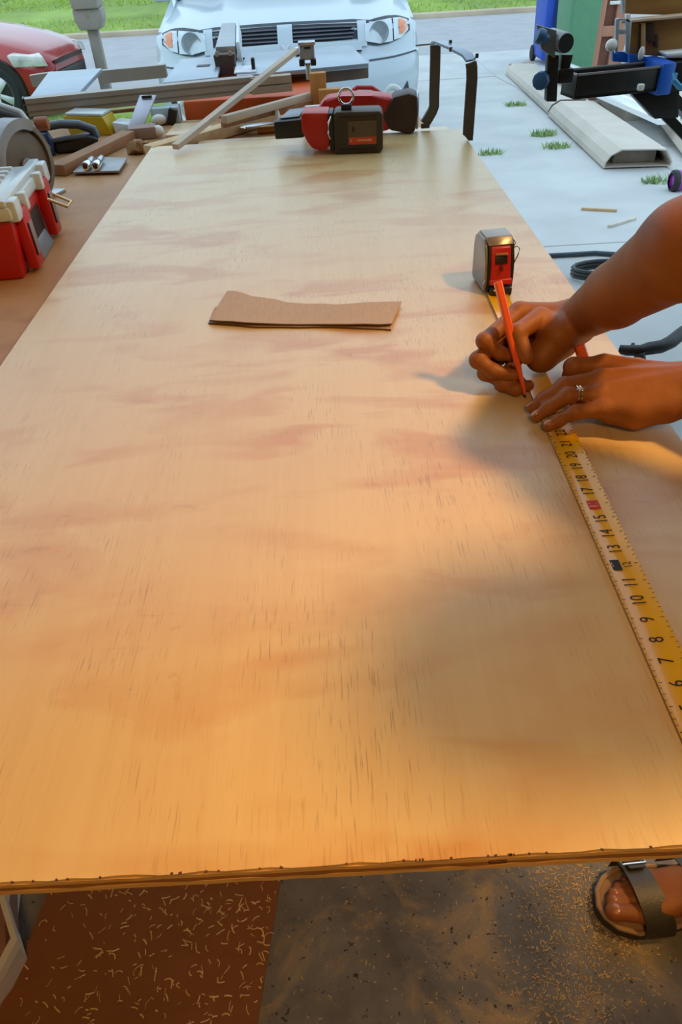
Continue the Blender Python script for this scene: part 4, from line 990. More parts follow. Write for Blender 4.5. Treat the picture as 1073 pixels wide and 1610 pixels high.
for x, w in ((-.105, .04), (.10, .14)): MB().box((x, 0, .75), (w, .05, 1.5), bevel=.005).build('upright', PINKW, t)
for z in (.05, .62, 1.45): MB().box((0, .0, z), (.17, .045, .09), bevel=.004).build('rail', PINKW, t)
MB().box((-.02, .04, .75), (.16, .02, 1.4)).build('back_board', M('dark_wood_board', (118, 74, 58), .7), t)
MB().box((.02, -.03, .86), (.16, .02, .03), bevel=.004).build('pale_bar', WHITEP, t)

# saw stand with black extension channel
t = thing('saw_stand', 'black saw stand with extension channel, roller stop and blue bracket on the driveway', 'saw stand', (1.55, 3.0, gz(3.0)))
BLKM = M('black_steel', (34, 30, 27), .4, metal=.3, var=.2)
c4 = [at(888, 111, .82), at(909, 118.5, .82), at(1036, 106, .82), at(1004, 95.5, .82)]
dz = Vector((0, 0, -.075)); th = .009
def wall(a, b, inward, name):
    n_ = inward * th
    return MB().hexa([a + dz, b + dz, b + dz + n_, a + dz + n_, a, b, b + n_, a + n_], .002).build(name, BLKM, t, world=True)
ax = (c4[2] - c4[1]).normalized(); ay = Vector((-ax.y, ax.x, 0))
wdt = (c4[0] - c4[1]).dot(ay)
P1 = c4[1]; P2 = P1 + ax * .34; P0_ = P1 + ay * wdt; P3 = P2 + ay * wdt
wall(P1, P2, ay, 'channel_side'); wall(P3, P0_, -ay, 'channel_side'); wall(P0_, P1, ax, 'channel_end')
MB().hexa([p + dz * .98 for p in (P1, P2, P3, P0_)] + [p + dz * .86 for p in (P1, P2, P3, P0_)]).build('channel_floor', BLKM, t, world=True)
RIMC = M('rim_grey', (118, 108, 100), .35, metal=.5)
for a, b in ((P1, P2), (P0_, P3), (P1, P0_)): MB().tube([a + Vector((0, 0, .001)), b + Vector((0, 0, .001))], .0042, 8).build('channel_lip', RIMC, t, world=True)
Y = 2.74
def quad_box(pts_, Yf, d, mat, name, bevel=.002, parent=None):
    f = [aty(a, b, Yf) for a, b in pts_]
    return MB().hexa(f + [p + Vector((0, d, 0)) for p in f], bevel).build(name, mat, parent or t, world=True)
quad_box([(845, 39), (876, 48), (873, 92), (852, 78)], Y, .02, M('stop_plate_grey', (116, 118, 120), .4, metal=.5), 'stop_plate')
rc_ = aty(890, 68, Y - .01)
MB().cyl(rc_ + Vector((-.03, .085, .006)), rc_, .030, n=24, bevel=.003).build('roller', M('roller_grey', (130, 130, 132), .35, metal=.5), t, world=True)
MB().cyl(rc_, rc_ + Vector((.001, -.004, 0)), .0272, n=24).build('roller_end', BLKM, t, world=True)
kb = aty(851, 64, Y - .03); KN = M('knob_blue', (34, 78, 112), .45, var=.15)
MB().lathe([(0, .0), (.012, .0), (.014, .01), (.022, .016), (.024, .03), (.020, .04), (0, .042)], 10, Matrix.Translation(kb + Vector((.028, .02, 0))) @ Matrix.Rotation(R(-70), 4, 'Y')).build('knob', KN, t, world=True)
quad_box([(862, 87), (880, 87), (876, 160), (860, 160)], Y + .005, .035, BLKM, 'stop_post')
quad_box([(884, 86), (902, 86), (896, 110), (880, 128)], Y + .03, .03, BLKM, 'stop_arm')
q_ = aty(888, 118, Y + .04); MB().box(q_, (.05, .05, .045), bevel=.006).build('stop_socket', BLKM, t, world=True)
kb = aty(849, 128, Y)
MB().cyl(kb + Vector((.02, .03, 0)), kb, .0285, n=10, bevel=.006).build('knob', KN, t, world=True)
# blue bracket and beam
bb = [P2 + ax * -.02 + ay * (-.012), P2 + ax * .035 + ay * (-.012)]
MB().hexa([bb[0] + Vector((0, 0, -.088)), bb[1] + Vector((0, 0, -.088)), bb[1] + ay * (wdt + .03) + Vector((0, 0, -.088)), bb[0] + ay * (wdt + .03) + Vector((0, 0, -.088)),
           bb[0] + Vector((0, 0, .012)), bb[1] + Vector((0, 0, .012)), bb[1] + ay * (wdt + .03) + Vector((-.0, 0, .018)), bb[0] + ay * (wdt + .03) + Vector((0, 0, .018))], .006).build('blue_bracket', BLUE, t, world=True)
quad_box([(964, 80), (990, 82), (990, 99), (964, 97)], P3.y + .03, .02, BLUE, 'blue_plate')
quad_box([(990, 84), (1030, 92), (1046, 104), (990, 99)], P3.y + .0, .02, BLUE, 'blue_plate')
bm0 = bb[1] + ay * .02
MB().hexa([bm0 + Vector((0, 0, -.085)), bm0 + ax * .9 + Vector((0, 0, -.085)), bm0 + ax * .9 + ay * .15 + Vector((0, 0, -.085)), bm0 + ay * .15 + Vector((0, 0, -.085)),
           bm0 + Vector((0, 0, .008)), bm0 + ax * .9 + Vector((0, 0, .008)), bm0 + ax * .9 + ay * .15 + Vector((0, 0, .008)), bm0 + ay * .15 + Vector((0, 0, .008))], .004).build('beam', BLKM, t, world=True)
MB().tube([aty(1062, 116, 2.80), aty(1060, 126, 2.79), aty(1068, 136, 2.79), aty(1080, 138, 2.79)], .010, 10).build('blue_handle', M('light_blue', (70, 150, 200), .3), t, world=True)
def legp(a, b, w, nm='leg'):
    return MB().sweep([a, b], [(-w, -.016), (w, -.016), (w, .016), (-w, .016)]).build(nm, BLKM, t, world=True, angle=25)
L0 = P2 + ax * .0 + ay * .06 + Vector((0, 0, -.085))
legp(L0 + Vector((-.03, 0, 0)), Vector((2.22, 2.95, gz(2.95) + .0)), .014)
legp(L0 + Vector((.06, .05, 0)), Vector((2.40, 3.2, gz(3.2))), .034)
legp(bm0 + ax * .85 + ay * .05 + Vector((0, 0, -.085)), Vector((1.75, 2.6, gz(2.6))), .020); legp(bm0 + ax * .85 + ay * .12 + Vector((0, 0, -.085)), Vector((2.45, 3.4, gz(3.4))), .020)
MB().box(aty(1008, 137, 2.80), (.022, .02, .02), bevel=.004).build('bolt', WHITEP, t, world=True)
MB().hexa([L0 + Vector((-.08, -.02, 0)), L0 + Vector((.10, -.02, 0)), L0 + Vector((.12, -.02, -.09)), L0 + Vector((.03, -.02, -.09)),
           L0 + Vector((-.08, .04, 0)), L0 + Vector((.10, .04, 0)), L0 + Vector((.12, .04, -.09)), L0 + Vector((.03, .04, -.09))], .004).build('leg_hinge', BLKM, t, world=True)
# plywood fence jig with aluminium bracket standing on the stand
jt = thing('fence_jig', 'amber plywood fence jig with a slotted aluminium bracket on top of the saw stand', 'jig', tuple(bm0 + ax * .4 + ay * .1 + Vector((0, 0, .008))))
AMBW = M('amber_plywood', (150, 108, 54), .55, var=.16, scale=3, stretch=(2, 8, 10))
Yj = P3.y - .03
def qj(pts_, Yf, d, mat, name, bevel=.002): return quad_box(pts_, Yf, d, mat, name, bevel, jt)
qj([(986, -45), (1150, -60), (1150, 26), (984, 22)], Yj + .10, .02, AMBW, 'upper_board')
qj([(994, 34), (1150, 22), (1150, 94), (990, 86)], Yj + .05, .02, AMBW, 'lower_board')
qj([(978, 33), (1150, 17), (1150, 22), (978, 37)], Yj + .02, .06, M('edge_strip', (196, 168, 140), .5), 'edge_strip')
qj([(1014, 38), (1030, 37), (1030, 66), (1014, 64)], Yj + .036, .016, M('dark_notch', (58, 34, 14), .7), 'notch')
qj([(1030, 55), (1036, 54), (1036, 75), (1030, 74)], Yj + .038, .014, MATS['dark_notch'], 'notch')
qj([(1007, 38), (1010, 38), (1007, 82), (1004, 82)], Yj + .038, .014, MATS['dark_notch'], 'slot')
qj([(1010, 36), (1016, 36), (1016, 86), (1009, 88)], Yj + .030, .02, M('batten_tan', (178, 140, 92), .5), 'batten')
# aluminium bracket, with its opening left free
ALB = M('bracket_alu', (178, 190, 202), .35, metal=.5)
qj([(969, 30), (976, 30), (972, 84), (968, 84)], Yj + .0, .015, ALB, 'bracket_leg'); qj([(985, 30), (994, 32), (990, 86), (985, 84)], Yj + .0, .015, ALB, 'bracket_leg')
qj([(976, 46), (985, 46), (984, 54), (975, 54)], Yj + .0, .015, ALB, 'bracket_bridge'); qj([(972, 29), (990, 29), (990, 33), (972, 33)], Yj + .0, .015, ALB, 'bracket_bridge')
qj([(979, -40), (984, -40), (983, 22), (979, 22)], Yj + .08, .02, ALB, 'upright_strip'); qj([(985, 22), (993, 22), (992, 36), (985, 34)], Yj + .0, .015, WHITEP, 'clip')
MB().ball(aty(962, 71, Yj), .022, (1, .6, .9)).build('white_knob', WHITEP, jt, world=True)
MB().hexa([aty(a, b, Yj - .02) + Vector((0, d, 0)) for d in (0, .09) for a, b in ((1046, 84), (1140, 76), (1140, 92), (1050, 92))], .01).build('white_guard', WHITEP, jt, world=True)
MB().ball(aty(1009, 84, Yj + .02), .014, (.8, .6, 1.6)).build('clear_peg', WHITEP, jt, world=True)

# purple capped thing, hose, grinder, scraps, weeds
q = atg(1066, 300)
t = thing('flashlight', 'black torch with a glossy purple head lying on the driveway at the right edge', 'flashlight', tuple(q))
MB().cyl(q + Vector((-.04, 0, .062)), q + Vector((.02, .01, .062)), .062, n=24, bevel=.012).build('head', M('purple_gloss', (150, 44, 160), .2, var=.1, coat=.5), t, world=True)
MB().cyl(q + Vector((.02, .01, .062)), q + Vector((.30, .05, .056)), .052, n=20, bevel=.01).build('body', BLACK, t, world=True)
MB().lathe([(.045, -.01), (.064, .0), (.066, .02), (.06, .03)], 24, Matrix.Translation(q + Vector((-.05, 0, .062))) @ Matrix.Rotation(R(90), 4, 'Y')).build('bezel', BLACK, t, world=True)
hp = [atg(a, b) + Vector((0, 0, .014)) for a, b in ((800, 410), (850, 407), (875, 405.5), (905, 404), (935, 402), (965, 404), (985, 408), (1020, 420))]
tag(MB().tube(hp, .0115, 10).build('hose', M('hose_grey', (62, 76, 86), .5, var=.1)), 'thin dark hose running across the driveway beside the sheet', 'hose')
cp = []
cc = atg(935, 437)
for i in range(46):
    a = i * .42; cp.append(cc + Vector((.17 * math.cos(a) + .06, .085 * math.sin(a), .012 + .0022 * i * .5)))
tag(MB().tube(cp, .0085, 8).build('cable_coil', M('cable_grey', (70, 74, 76), .5)), 'dark cable coil lying on the driveway behind the forearm', 'cable')
gh = thing('garden_tool', 'black tool with a curved grip handle lying on the driveway beyond the left hand', 'power tool', tuple(atg(1030, 600)))
g = lambda a, b, z: at(a, b, z)
zz = .22
MB().tube([g(974, 549, zz), g(986, 551, zz), g(1000, 551, zz), g(1008, 551, zz), g(1020, 548, zz), g(1040, 545, zz), g(1055, 538, zz), g(1075, 522, zz), g(1110, 500, zz)], .017, 12, scales=[.8, .95, 1, 1, 1.15, 1.2, 1.25, 1.2, 1.2]).build('grip', M('grip_dark', (44, 40, 38), .5, var=.15), gh, world=True)
MB().tube([g(1006, 553, zz), g(1007, 566, zz - .03), g(1010, 590, zz - .10)], .017, 10).build('stem', MATS['grip_dark'], gh, world=True)
MB().cyl(g(996, 548, zz), g(996, 541, zz + .004), .006, n=10).build('button', BLACK, gh, world=True)
pb = g(1010, 590, zz - .10)
MB().box((pb.x + .03, pb.y + .02, (pb.z + gz(pb.y)) / 2 + .0), (.12, .16, pb.z - gz(pb.y)), bevel=.02).build('housing', MATS['grip_dark'], gh, world=True)
for pa, pb, mt, lb in (((914, 331), (970, 334), WOODL, 'thin tan wood sliver on the driveway, longer of the two'), ((957, 359), (999, 346), M('pale_sliver', (214, 206, 190), .6), 'pale wood sliver on the driveway, shorter of the two')):
    a, b = atg(*pa) + Vector((0, 0, .010)), atg(*pb) + Vector((0, 0, .010))
    board(a, b, .018, .016, mt, 'wood_sliver', lb, 'wood scrap')
WEED = M('weed_green', (150, 178, 112), .7, var=.3, scale=9)
for i, (u, v, n, lb) in enumerate(((856, 213, 60, 'green weed tuft in the slab joint beside the carton, largest one'), (876, 232, 36, 'small weed tuft below the largest one beside the carton'), (812, 166, 36, 'flat weed tuft left of the far carton'), (955, 152, 50, 'green weed tuft between the white trim and the saw stand leg'), (1034, 287, 40, 'weed tuft in front of the open carton beside the purple torch'), (770, 243, 26, 'thin weed line in the joint right of the steel hook'))):
    c = atg(u, v); n *= 3; a = RNG.uniform(0, 6.28, n); r_ = RNG.random(n) ** .6
    base = np.array(c) + np.stack([np.cos(a) * r_ * .11, np.sin(a) * r_ * .07, 0 * a], 1); base[:, 2] = [gz(y) for y in base[:, 1]]
    d = RNG.uniform(0, 6.28, n); S = np.stack([np.cos(d), np.sin(d), 0 * d], 1) * .007
    T = base + np.stack([RNG.normal(0, .03, n), RNG.normal(0, .03, n), RNG.uniform(.02, .06, n)], 1)
    o = npmesh('weed', (np.stack([base - S, base + S, T], 1) - np.array(c)).reshape(-1, 3), np.arange(3 * n).reshape(-1, 3), WEED, smooth=False); o.location = c
    tag(o, lb, 'weed', 'weeds in the driveway joints')

# ------------------------------------------------------------------ floor below the sheet
HB = plywood_mat('brown_hardboard', (138, 82, 40), (118, 66, 30), (150, 94, 50), .3, .15, .55, .3)
e = [at(440, 1390, .006), at(402, 1625, .006), at(-12, 1615, .006), at(75, 1405, .006)]
d1 = (e[0] - e[1]).normalized(); d2 = (e[3] - e[2]).normalized()
E4 = [e[1] - d1 * .5, e[0] + d1 * .9, e[3] + d2 * .9, e[2] - d2 * .5]
tag(MB().hexa([Vector((p.x, p.y, 0.0)) for p in E4] + [Vector((p.x, p.y, .006)) for p in E4]).build('hardboard_panel', HB, flat=True), 'brown hardboard panel lying on the concrete floor under the sheet', 'board')
t = thing('storage_crate', 'cream plastic crate corner on the floor beside the brown panel', 'crate', (-.70, .34, 0))
CREAM = M('cream_plastic', (222, 206, 176), .45, var=.05)
r3 = [at(8, 1412, .10), at(28, 1478, .10), at(-2, 1535, .10)]
ol = [Vector((r3[0].x - .03, r3[0].y + .16, .10)), r3[0], r3[1], r3[2], Vector((r3[2].x - .05, r3[2].y - .09, .10)), Vector((-.85, r3[2].y - .09, .10)), Vector((-.85, r3[0].y + .16, .10))]
m = MB(); cen = sum(ol, Vector()) / len(ol); n = len(ol)
def ringv(s_, z): return [Vector((cen.x + (p.x - cen.x) * s_, cen.y + (p.y - cen.y) * s_, z)) for p in ol]
rs = [ringv(.84, .004), ringv(.93, .080), ringv(1.0, .082), ringv(1.0, .102), ringv(.90, .102), ringv(.88, .085), ringv(.80, .012)]
v = [p for r_ in rs for p in r_]; f = [tuple(range(n))[::-1], tuple(range(6 * n, 7 * n))]
for i in range(6):
    for j in range(n): f.append((i * n + j, i * n + (j + 1) % n, (i + 1) * n + (j + 1) % n, (i + 1) * n + j))
m._add(v, f); m.build('body', CREAM, t, world=True, angle=30)
MB().box((cen.x, cen.y, .055), (.16, .14, .07), R(20), .01).build('contents', M('contents_rose', (150, 108, 92), .6), t, world=True)
# shavings and dust
def shavings(name, n, fx, label, mat, sz):
    P, Fc = [], []
    for i in range(n):
        x, y, z = fx(); L = sz * RNG.uniform(.4, 1.5); w = RNG.uniform(.0004, .0010) * (sz / .008) ** .5; a = RNG.uniform(0, 3.14); cv = RNG.normal(0, .5)
        b = len(P)
        for k in range(4):
            s_ = (k / 3 - .5) * L; th_ = a + cv * (k / 3 - .5); px_, py_ = x + s_ * math.cos(th_), y + s_ * math.sin(th_)
            zz_ = z + .0006 + .002 * math.sin(k * 1.05) * RNG.random()
            P += [(px_ - w * math.sin(th_), py_ + w * math.cos(th_), zz_), (px_ + w * math.sin(th_), py_ - w * math.cos(th_), zz_ + .0006)]
        for k in range(3): Fc.append((b + 2 * k, b + 2 * k + 1, b + 2 * k + 3, b + 2 * k + 2))
    return tag(npmesh(name, P, Fc, mat, smooth=False), label, 'shavings', kind='stuff')
SHV = M('pine_shavings', (226, 186, 122), .7, var=.15, scale=40)
def onp():
    while True:
        u, v = RNG.random(), RNG.random() ** .8
        x = -.60 + .45 * u ** .6; y = .25 + .36 * RNG.random()
        if -.59 + .1 * (y - .3) < x < -.178 + .14 * (y - .31): return x, y, .006
shavings('wood_shavings', 520, onp, 'curly pine shavings scattered over the brown hardboard panel', SHV, .0105)
def onf():
    while True:
        if RNG.random() < .55: x, y = RNG.normal(.36, .06), RNG.normal(.46, .07)
        elif RNG.random() < .5: x, y = RNG.normal(.30, .05), RNG.normal(.33, .04)
        else: x, y = RNG.uniform(-.15, .6), RNG.uniform(.25, .62)
        if x > -.14 and y > .22: return x, y, 0.0
shavings('wood_shavings', 2400, onf, 'fine pine shavings and dust strewn over the grey concrete near the sandal', SHV, .0042)

# ------------------------------------------------------------------ person leaning in from the right
def skin_mat():
    m = M('skin', (146, 84, 30), .55, var=.12, scale=26, sss=.12)
    N, L = m.node_tree.nodes, m.node_tree.links; p = N['Principled BSDF']
    tc = N.new('ShaderNodeTexCoord'); v = N.new('ShaderNodeTexVoronoi'); v.inputs['Scale'].default_value = 420; v.feature = 'DISTANCE_TO_EDGE'
    L.new(tc.outputs['Object'], v.inputs['Vector']); n = N.new('ShaderNodeTexNoise'); n.inputs['Scale'].default_value = 150; n.inputs['Detail'].default_value = 4
    L.new(tc.outputs['Object'], n.inputs['Vector']); a = N.new('ShaderNodeMath'); a.operation = 'ADD'; L.new(v.outputs['Distance'], a.inputs[0]); L.new(n.outputs['Fac'], a.inputs[1])
    b = N.new('ShaderNodeBump'); b.inputs['Strength'].default_value = .22; b.inputs['Distance'].default_value = .0012
    L.new(a.outputs[0], b.inputs['Height']); L.new(b.outputs['Normal'], p.inputs['Normal']); return m
SKIN = skin_mat()
NAIL = M('nail', (172, 112, 76), .3, var=.05, coat=.3)
per = thing('person', 'person in strapped sandals leaning over the sheet, marking it with an orange pencil', 'person', (.72, .30, 0))
H = lambda a, b, c: np.array(at(a, b, TZ + c))
VS, FS = [], []
def put(V, Fq):
    FS.append(Fq + sum(len(v) for v in VS)); VS.append(V)
R_SH, L_SH = np.array([.57, .55, 1.18]), np.array([.67, .27, 1.12])
# --- right hand (holds the pencil) and forearm
rW = np.array([.331, .888, .842]); rE = np.array([.358, .690, 1.012])
fd = Field((.14, .50, .775), (.56, .99, 1.14), .0021)
palm = fd.blank()
palm = fd.chain(palm, [rE, rE * .45 + rW * .55, rW], [.047, .038, .0275], .01)
palm = fd.cap(palm, rE, rE + (R_SH - rE) * .5, .044, .048, .02)
iM, mM, gM, pM = H(817, 491, .078), H(815, 506, .062), H(818, 522, .046), H(826, 541, .030)
tB, tM, tI, tT = H(874, 528, .062), H(850, 499, .082), H(813, 524, .077), H(829, 562, .054)
for q, r_ in ((iM, .0145), (mM, .0145), (gM, .0135), (pM, .013)): palm = fd.cap(palm, rW, q, .024, r_, .014)
palm = fd.chain(palm, [rW * .6 + tB * .4, tB, tM * .5 + tB * .5], [.022, .0235, .016], .012)
palm = fd.chain(palm, [H(884, 540, .045), H(852, 560, .040), H(846, 552, .036)], [.021, .019, .014], .012)
fg = fd.blank()
def finger(f, pts, rad):
    g_ = fd.chain(fd.blank(), pts, rad, .0035)
    for i in range(1, len(pts) - 1): g_ = fd.cap(g_, pts[i], pts[i] + np.array([0, 0, .0005]), rad[i] * 1.03, rad[i] * 1.03, .004)
    return smin(f, g_, .0012)
fg = finger(fg, [iM, H(762, 536, .066), H(786, 556, .048), H(813, 561, .043)], [.0122, .0102, .0090, .0080])
fg = finger(fg, [mM, H(752, 566, .042), H(776, 584, .031), H(808, 590, .027)], [.0122, .0108, .0094, .0082])
fg = finger(fg, [gM, H(764, 586, .021), H(790, 599, .014), H(818, 601, .013)], [.0118, .0104, .0090, .0080])
fg = finger(fg, [pM, H(790, 604, .011), H(812, 612, .0095), H(832, 606, .0095)], [.0108, .0092, .0082, .0074])
fg = finger(fg, [tM, tI, tT], [.0140, .0118, .0092])
f_ = smin(palm, fg, .006)
put(*fd.mesh(f_))
# --- left hand pressing the blade, and forearm
lW = np.array([.413, .724, .830]); lE = np.array([.625, .50, .89])
fd = Field((.22, .42, .775), (.70, .86, 1.02), .0021)
palm = fd.blank()
palm = fd.chain(palm, [lE, lE * .45 + lW * .55, lW + (lE - lW) * .12], [.046, .040, .0300], .01)
palm = fd.cap(palm, lW + np.array([.012, .016, -.002]), lW + np.array([.012, -.016, -.004]), .023, .022, .012)
iM, mM, gM, pM = H(949, 574, .046), H(944, 597, .047), H(945, 619, .042), H(950, 642, .033)
for q, w_, r_ in ((iM, (0, .014, 0), .0135), (mM, (0, .006, .004), .0135), (gM, (0, -.004, .002), .013), (pM, (0, -.014, -.004), .0125)):
    palm = fd.cap(palm, lW + np.array(w_), q, .021, r_, .012)
palm = fd.chain(palm, [H(1048, 640, .036), H(1000, 650, .026), H(960, 650, .022)], [.020, .017, .013], .012)
palm = fd.chain(palm, [lW + np.array([.0, .02, -.006]), H(1000, 585, .03), H(965, 588, .026)], [.018, .016, .014], .012)
for q, w_ in ((iM, (.004, .010, .0215)), (mM, (.004, .003, .0235)), (gM, (.004, -.005, .022))): palm = fd.cap(palm, lW + np.array(w_), q + np.array([0, 0, .0120]), .0024, .0032, .005)
palm = fd.cap(palm, lW + np.array([.020, -.018, .020]), lW + np.array([.026, -.020, .021]), .0095, .0095, .008)
fg = fd.blank()
fg = finger(fg, [iM, H(902, 577, .045), H(898, 590, .026), H(912, 597, .014)], [.0124, .0115, .0100, .0086])
fg = finger(fg, [mM, H(888, 606, .046), H(856, 628, .026), H(838, 641, .0125)], [.0118, .0098, .0086, .0076])
fg = finger(fg, [gM, H(893, 622, .042), H(862, 642, .023), H(845, 655, .0125)], [.0114, .0096, .0084, .0074])
fg = finger(fg, [pM, H(905, 648, .030), H(880, 660, .017), H(863, 670, .0110)], [.0108, .0088, .0078, .0068])
fg = finger(fg, [H(980, 592, .022), H(945, 594, .016), H(922, 596, .013)], [.014, .0115, .0095])
ring_c = gM * .30 + H(893, 622, .042) * .70; ring_d = H(893, 622, .042) - gM
put(*fd.mesh(smin(palm, fg, .006)))
# --- right foot
fd = Field((.36, .36, .018), (.72, .56, .40), .0024)
A_ = np.array([.595, .452, .095]); ft = fd.blank()
ft = fd.chain(ft, [np.array([.655, .435, .40]), A_], [.050, .036], .02)
Z = lambda a, b, z: np.array(at(a, b, z))
toes = [((1014, 1436, .046), (966, 1434, .040), .0150, .0125), ((1008, 1412, .047), (964, 1417, .040), .0112, .0092), ((1006, 1401, .046), (966, 1406, .039), .0104, .0086), ((1005, 1391, .044), (974, 1396, .037), .0098, .0080), ((1008, 1382, .042), (986, 1386, .035), .0095, .0075)]
for a, b, ra, rb in toes: ft = fd.cap(ft, Z(*a), np.array([A_[0] - .03, A_[1] + (Z(*a)[1] - A_[1]) * .35, .075]), ra * 1.05, .026, .010)
ft = fd.cap(ft, A_, np.array([.635, .455, .055]), .034, .030, .02)
tg = fd.blank()
for a, b, ra, rb in toes:
    a, b = Z(*a), Z(*b); g_ = fd.cap(fd.blank(), a, b, ra, rb, .003); g_ = fd.cap(g_, b, b + np.array([.002, 0, 0]), rb * 1.12, rb * 1.12, .004); tg = smin(tg, g_, .001)
put(*fd.mesh(smin(ft, tg, .006)))
# --- left foot, mirrored and out of the picture, and the rest of the body
fd = Field((.34, -.08, .018), (1.06, .76, 1.52), .011)
bd = fd.blank(); P = lambda *a: np.array(a)
hipR, hipL, kR, kL, aL = P(.85, .34, .83), P(.86, .15, .83), P(.69, .42, .47), P(.79, .11, .45), P(.86, .09, .09)
chest, belly, pelv = P(.63, .41, 1.12), P(.75, .32, .97), P(.86, .245, .86)
bd = fd.chain(bd, [pelv, belly, chest], [.125, .115, .135], .06)
bd = fd.chain(bd, [hipR, kR, P(.655, .435, .38)], [.085, .055, .051], .04); bd = fd.chain(bd, [hipL, kL, aL], [.085, .055, .036], .04)
bd = fd.chain(bd, [aL, P(.76, .08, .045)], [.036, .032], .02); bd = fd.chain(bd, [P(.76, .08, .045), P(.70, .08, .042)], [.034, .022], .01)
bd = fd.cap(bd, chest, R_SH, .10, .055, .04); bd = fd.cap(bd, chest, L_SH, .10, .055, .04)
bd = fd.cap(bd, R_SH, rE + (R_SH - rE) * .40, .052, .046, .03); bd = fd.chain(bd, [L_SH, lE, lE + (lW - lE) * .1], [.052, .046, .044], .03)
neck, head = P(.60, .435, 1.22), P(.565, .455, 1.325)
bd = fd.chain(bd, [chest + P(-.01, .01, .09), neck, head], [.06, .052, .06], .04)
bd = fd.cap(bd, head + P(.015, 0, .02), head + P(-.02, .01, .03), .088, .082, .03)
bd = fd.cap(bd, head + P(-.05, .012, -.04), head + P(-.03, .008, -.02), .045, .055, .03)
bd = fd.cap(bd, head + P(-.102, .02, -.01), head + P(-.108, .022, -.03), .010, .014, .012)
for sg in (-1, 1): bd = fd.cap(bd, head + P(.01, sg * .085, .0), head + P(.015, sg * .09, -.03), .014, .012, .008)
put(*fd.mesh(bd))
VA, FA = np.concatenate(VS), np.concatenate(FS)
body = npmesh('body', VA, FA, SKIN, per)
HAIR = M('brown_hair', (70, 46, 30), .6, var=.2, scale=40, stretch=(1, 1, 8)); SHIRT = M('shirt_cloth', (92, 104, 120), .85, var=.08); SHORT = M('shorts_cloth', (70, 72, 78), .85, var=.08)
def cloth(name, segs, mat, h=.012, k=.05):
    pts_ = np.array([p for s_ in segs for p in s_[:2]]); f3 = Field(pts_.min(0) - .2, pts_.max(0) + .2, h); f = f3.blank()
    for a, b, ra, rb in segs: f = f3.cap(f, a, b, ra, rb, k)
    return npmesh(name, *f3.mesh(f), mat, per)
cloth('shirt', [(pelv, belly, .138, .130), (belly, chest, .130, .150), (chest, R_SH, .115, .070), (chest, L_SH, .115, .070), (R_SH, rE + (R_SH - rE) * .52, .066, .062), (L_SH, lE + (L_SH - lE) * .45, .066, .064)], SHIRT)
cloth('shorts', [(pelv + P(0, 0, .03), pelv, .140, .142), (hipR, hipR * .35 + kR * .65, .104, .088), (hipL, hipL * .35 + kL * .65, .104, .088)], SHORT)
cloth('hair', [(head + P(.03, 0, .05), head + P(-.01, .0, .065), .092, .080), (head + P(.05, 0, .0), head + P(.06, 0, -.06), .085, .06)], HAIR, .009, .03)
for sg in (-1, 1):
    ec = head + P(-.098, .02 + sg * .034, .012)
    MB().ball(ec, .011).build('eye', M('eye_white', (230, 226, 220), .2), per, world=True)
MB().ball(head + P(-.097, .02, -.055), .016, (.5, 1.4, .4)).build('mouth', M('lips', (168, 92, 80), .5), per, world=True)
# nails
def nail(p, d, up, L, w, name='fingernail'):
    d = Vector(d).normalized(); up = Vector(up); s_ = d.cross(up).normalized(); u = s_.cross(d)
    rot = Matrix((d, s_, u)).transposed().to_4x4()
    return MB().ball(p, 1.0, (L, w, .0016), rot, 12, 8).build(name, NAIL, per, world=True)
for (a, b, ra, rb), L, w in zip(toes, (.0075, .005, .0045, .004, .0035), (.0085, .0055, .005, .0045, .004)):
    A, B = Z(*a), Z(*b); nail(B + np.array([.001, 0, rb * 1.02]), B - A, (0, 0, 1), L, w, 'toenail')
for a, b, r_ in ((H(856, 628, .026), H(838, 641, .0125), .0076), (H(862, 642, .023), H(845, 655, .0125), .0074), (H(880, 660, .017), H(863, 670, .0110), .0068)):
    d = b - a; n_ = np.array([0, 0, 1.0]) - d * d[2] / (d @ d); n_ /= np.linalg.norm(n_); nail(b - d * .05 + n_ * r_ * .93, d, n_, .0058, .0048)
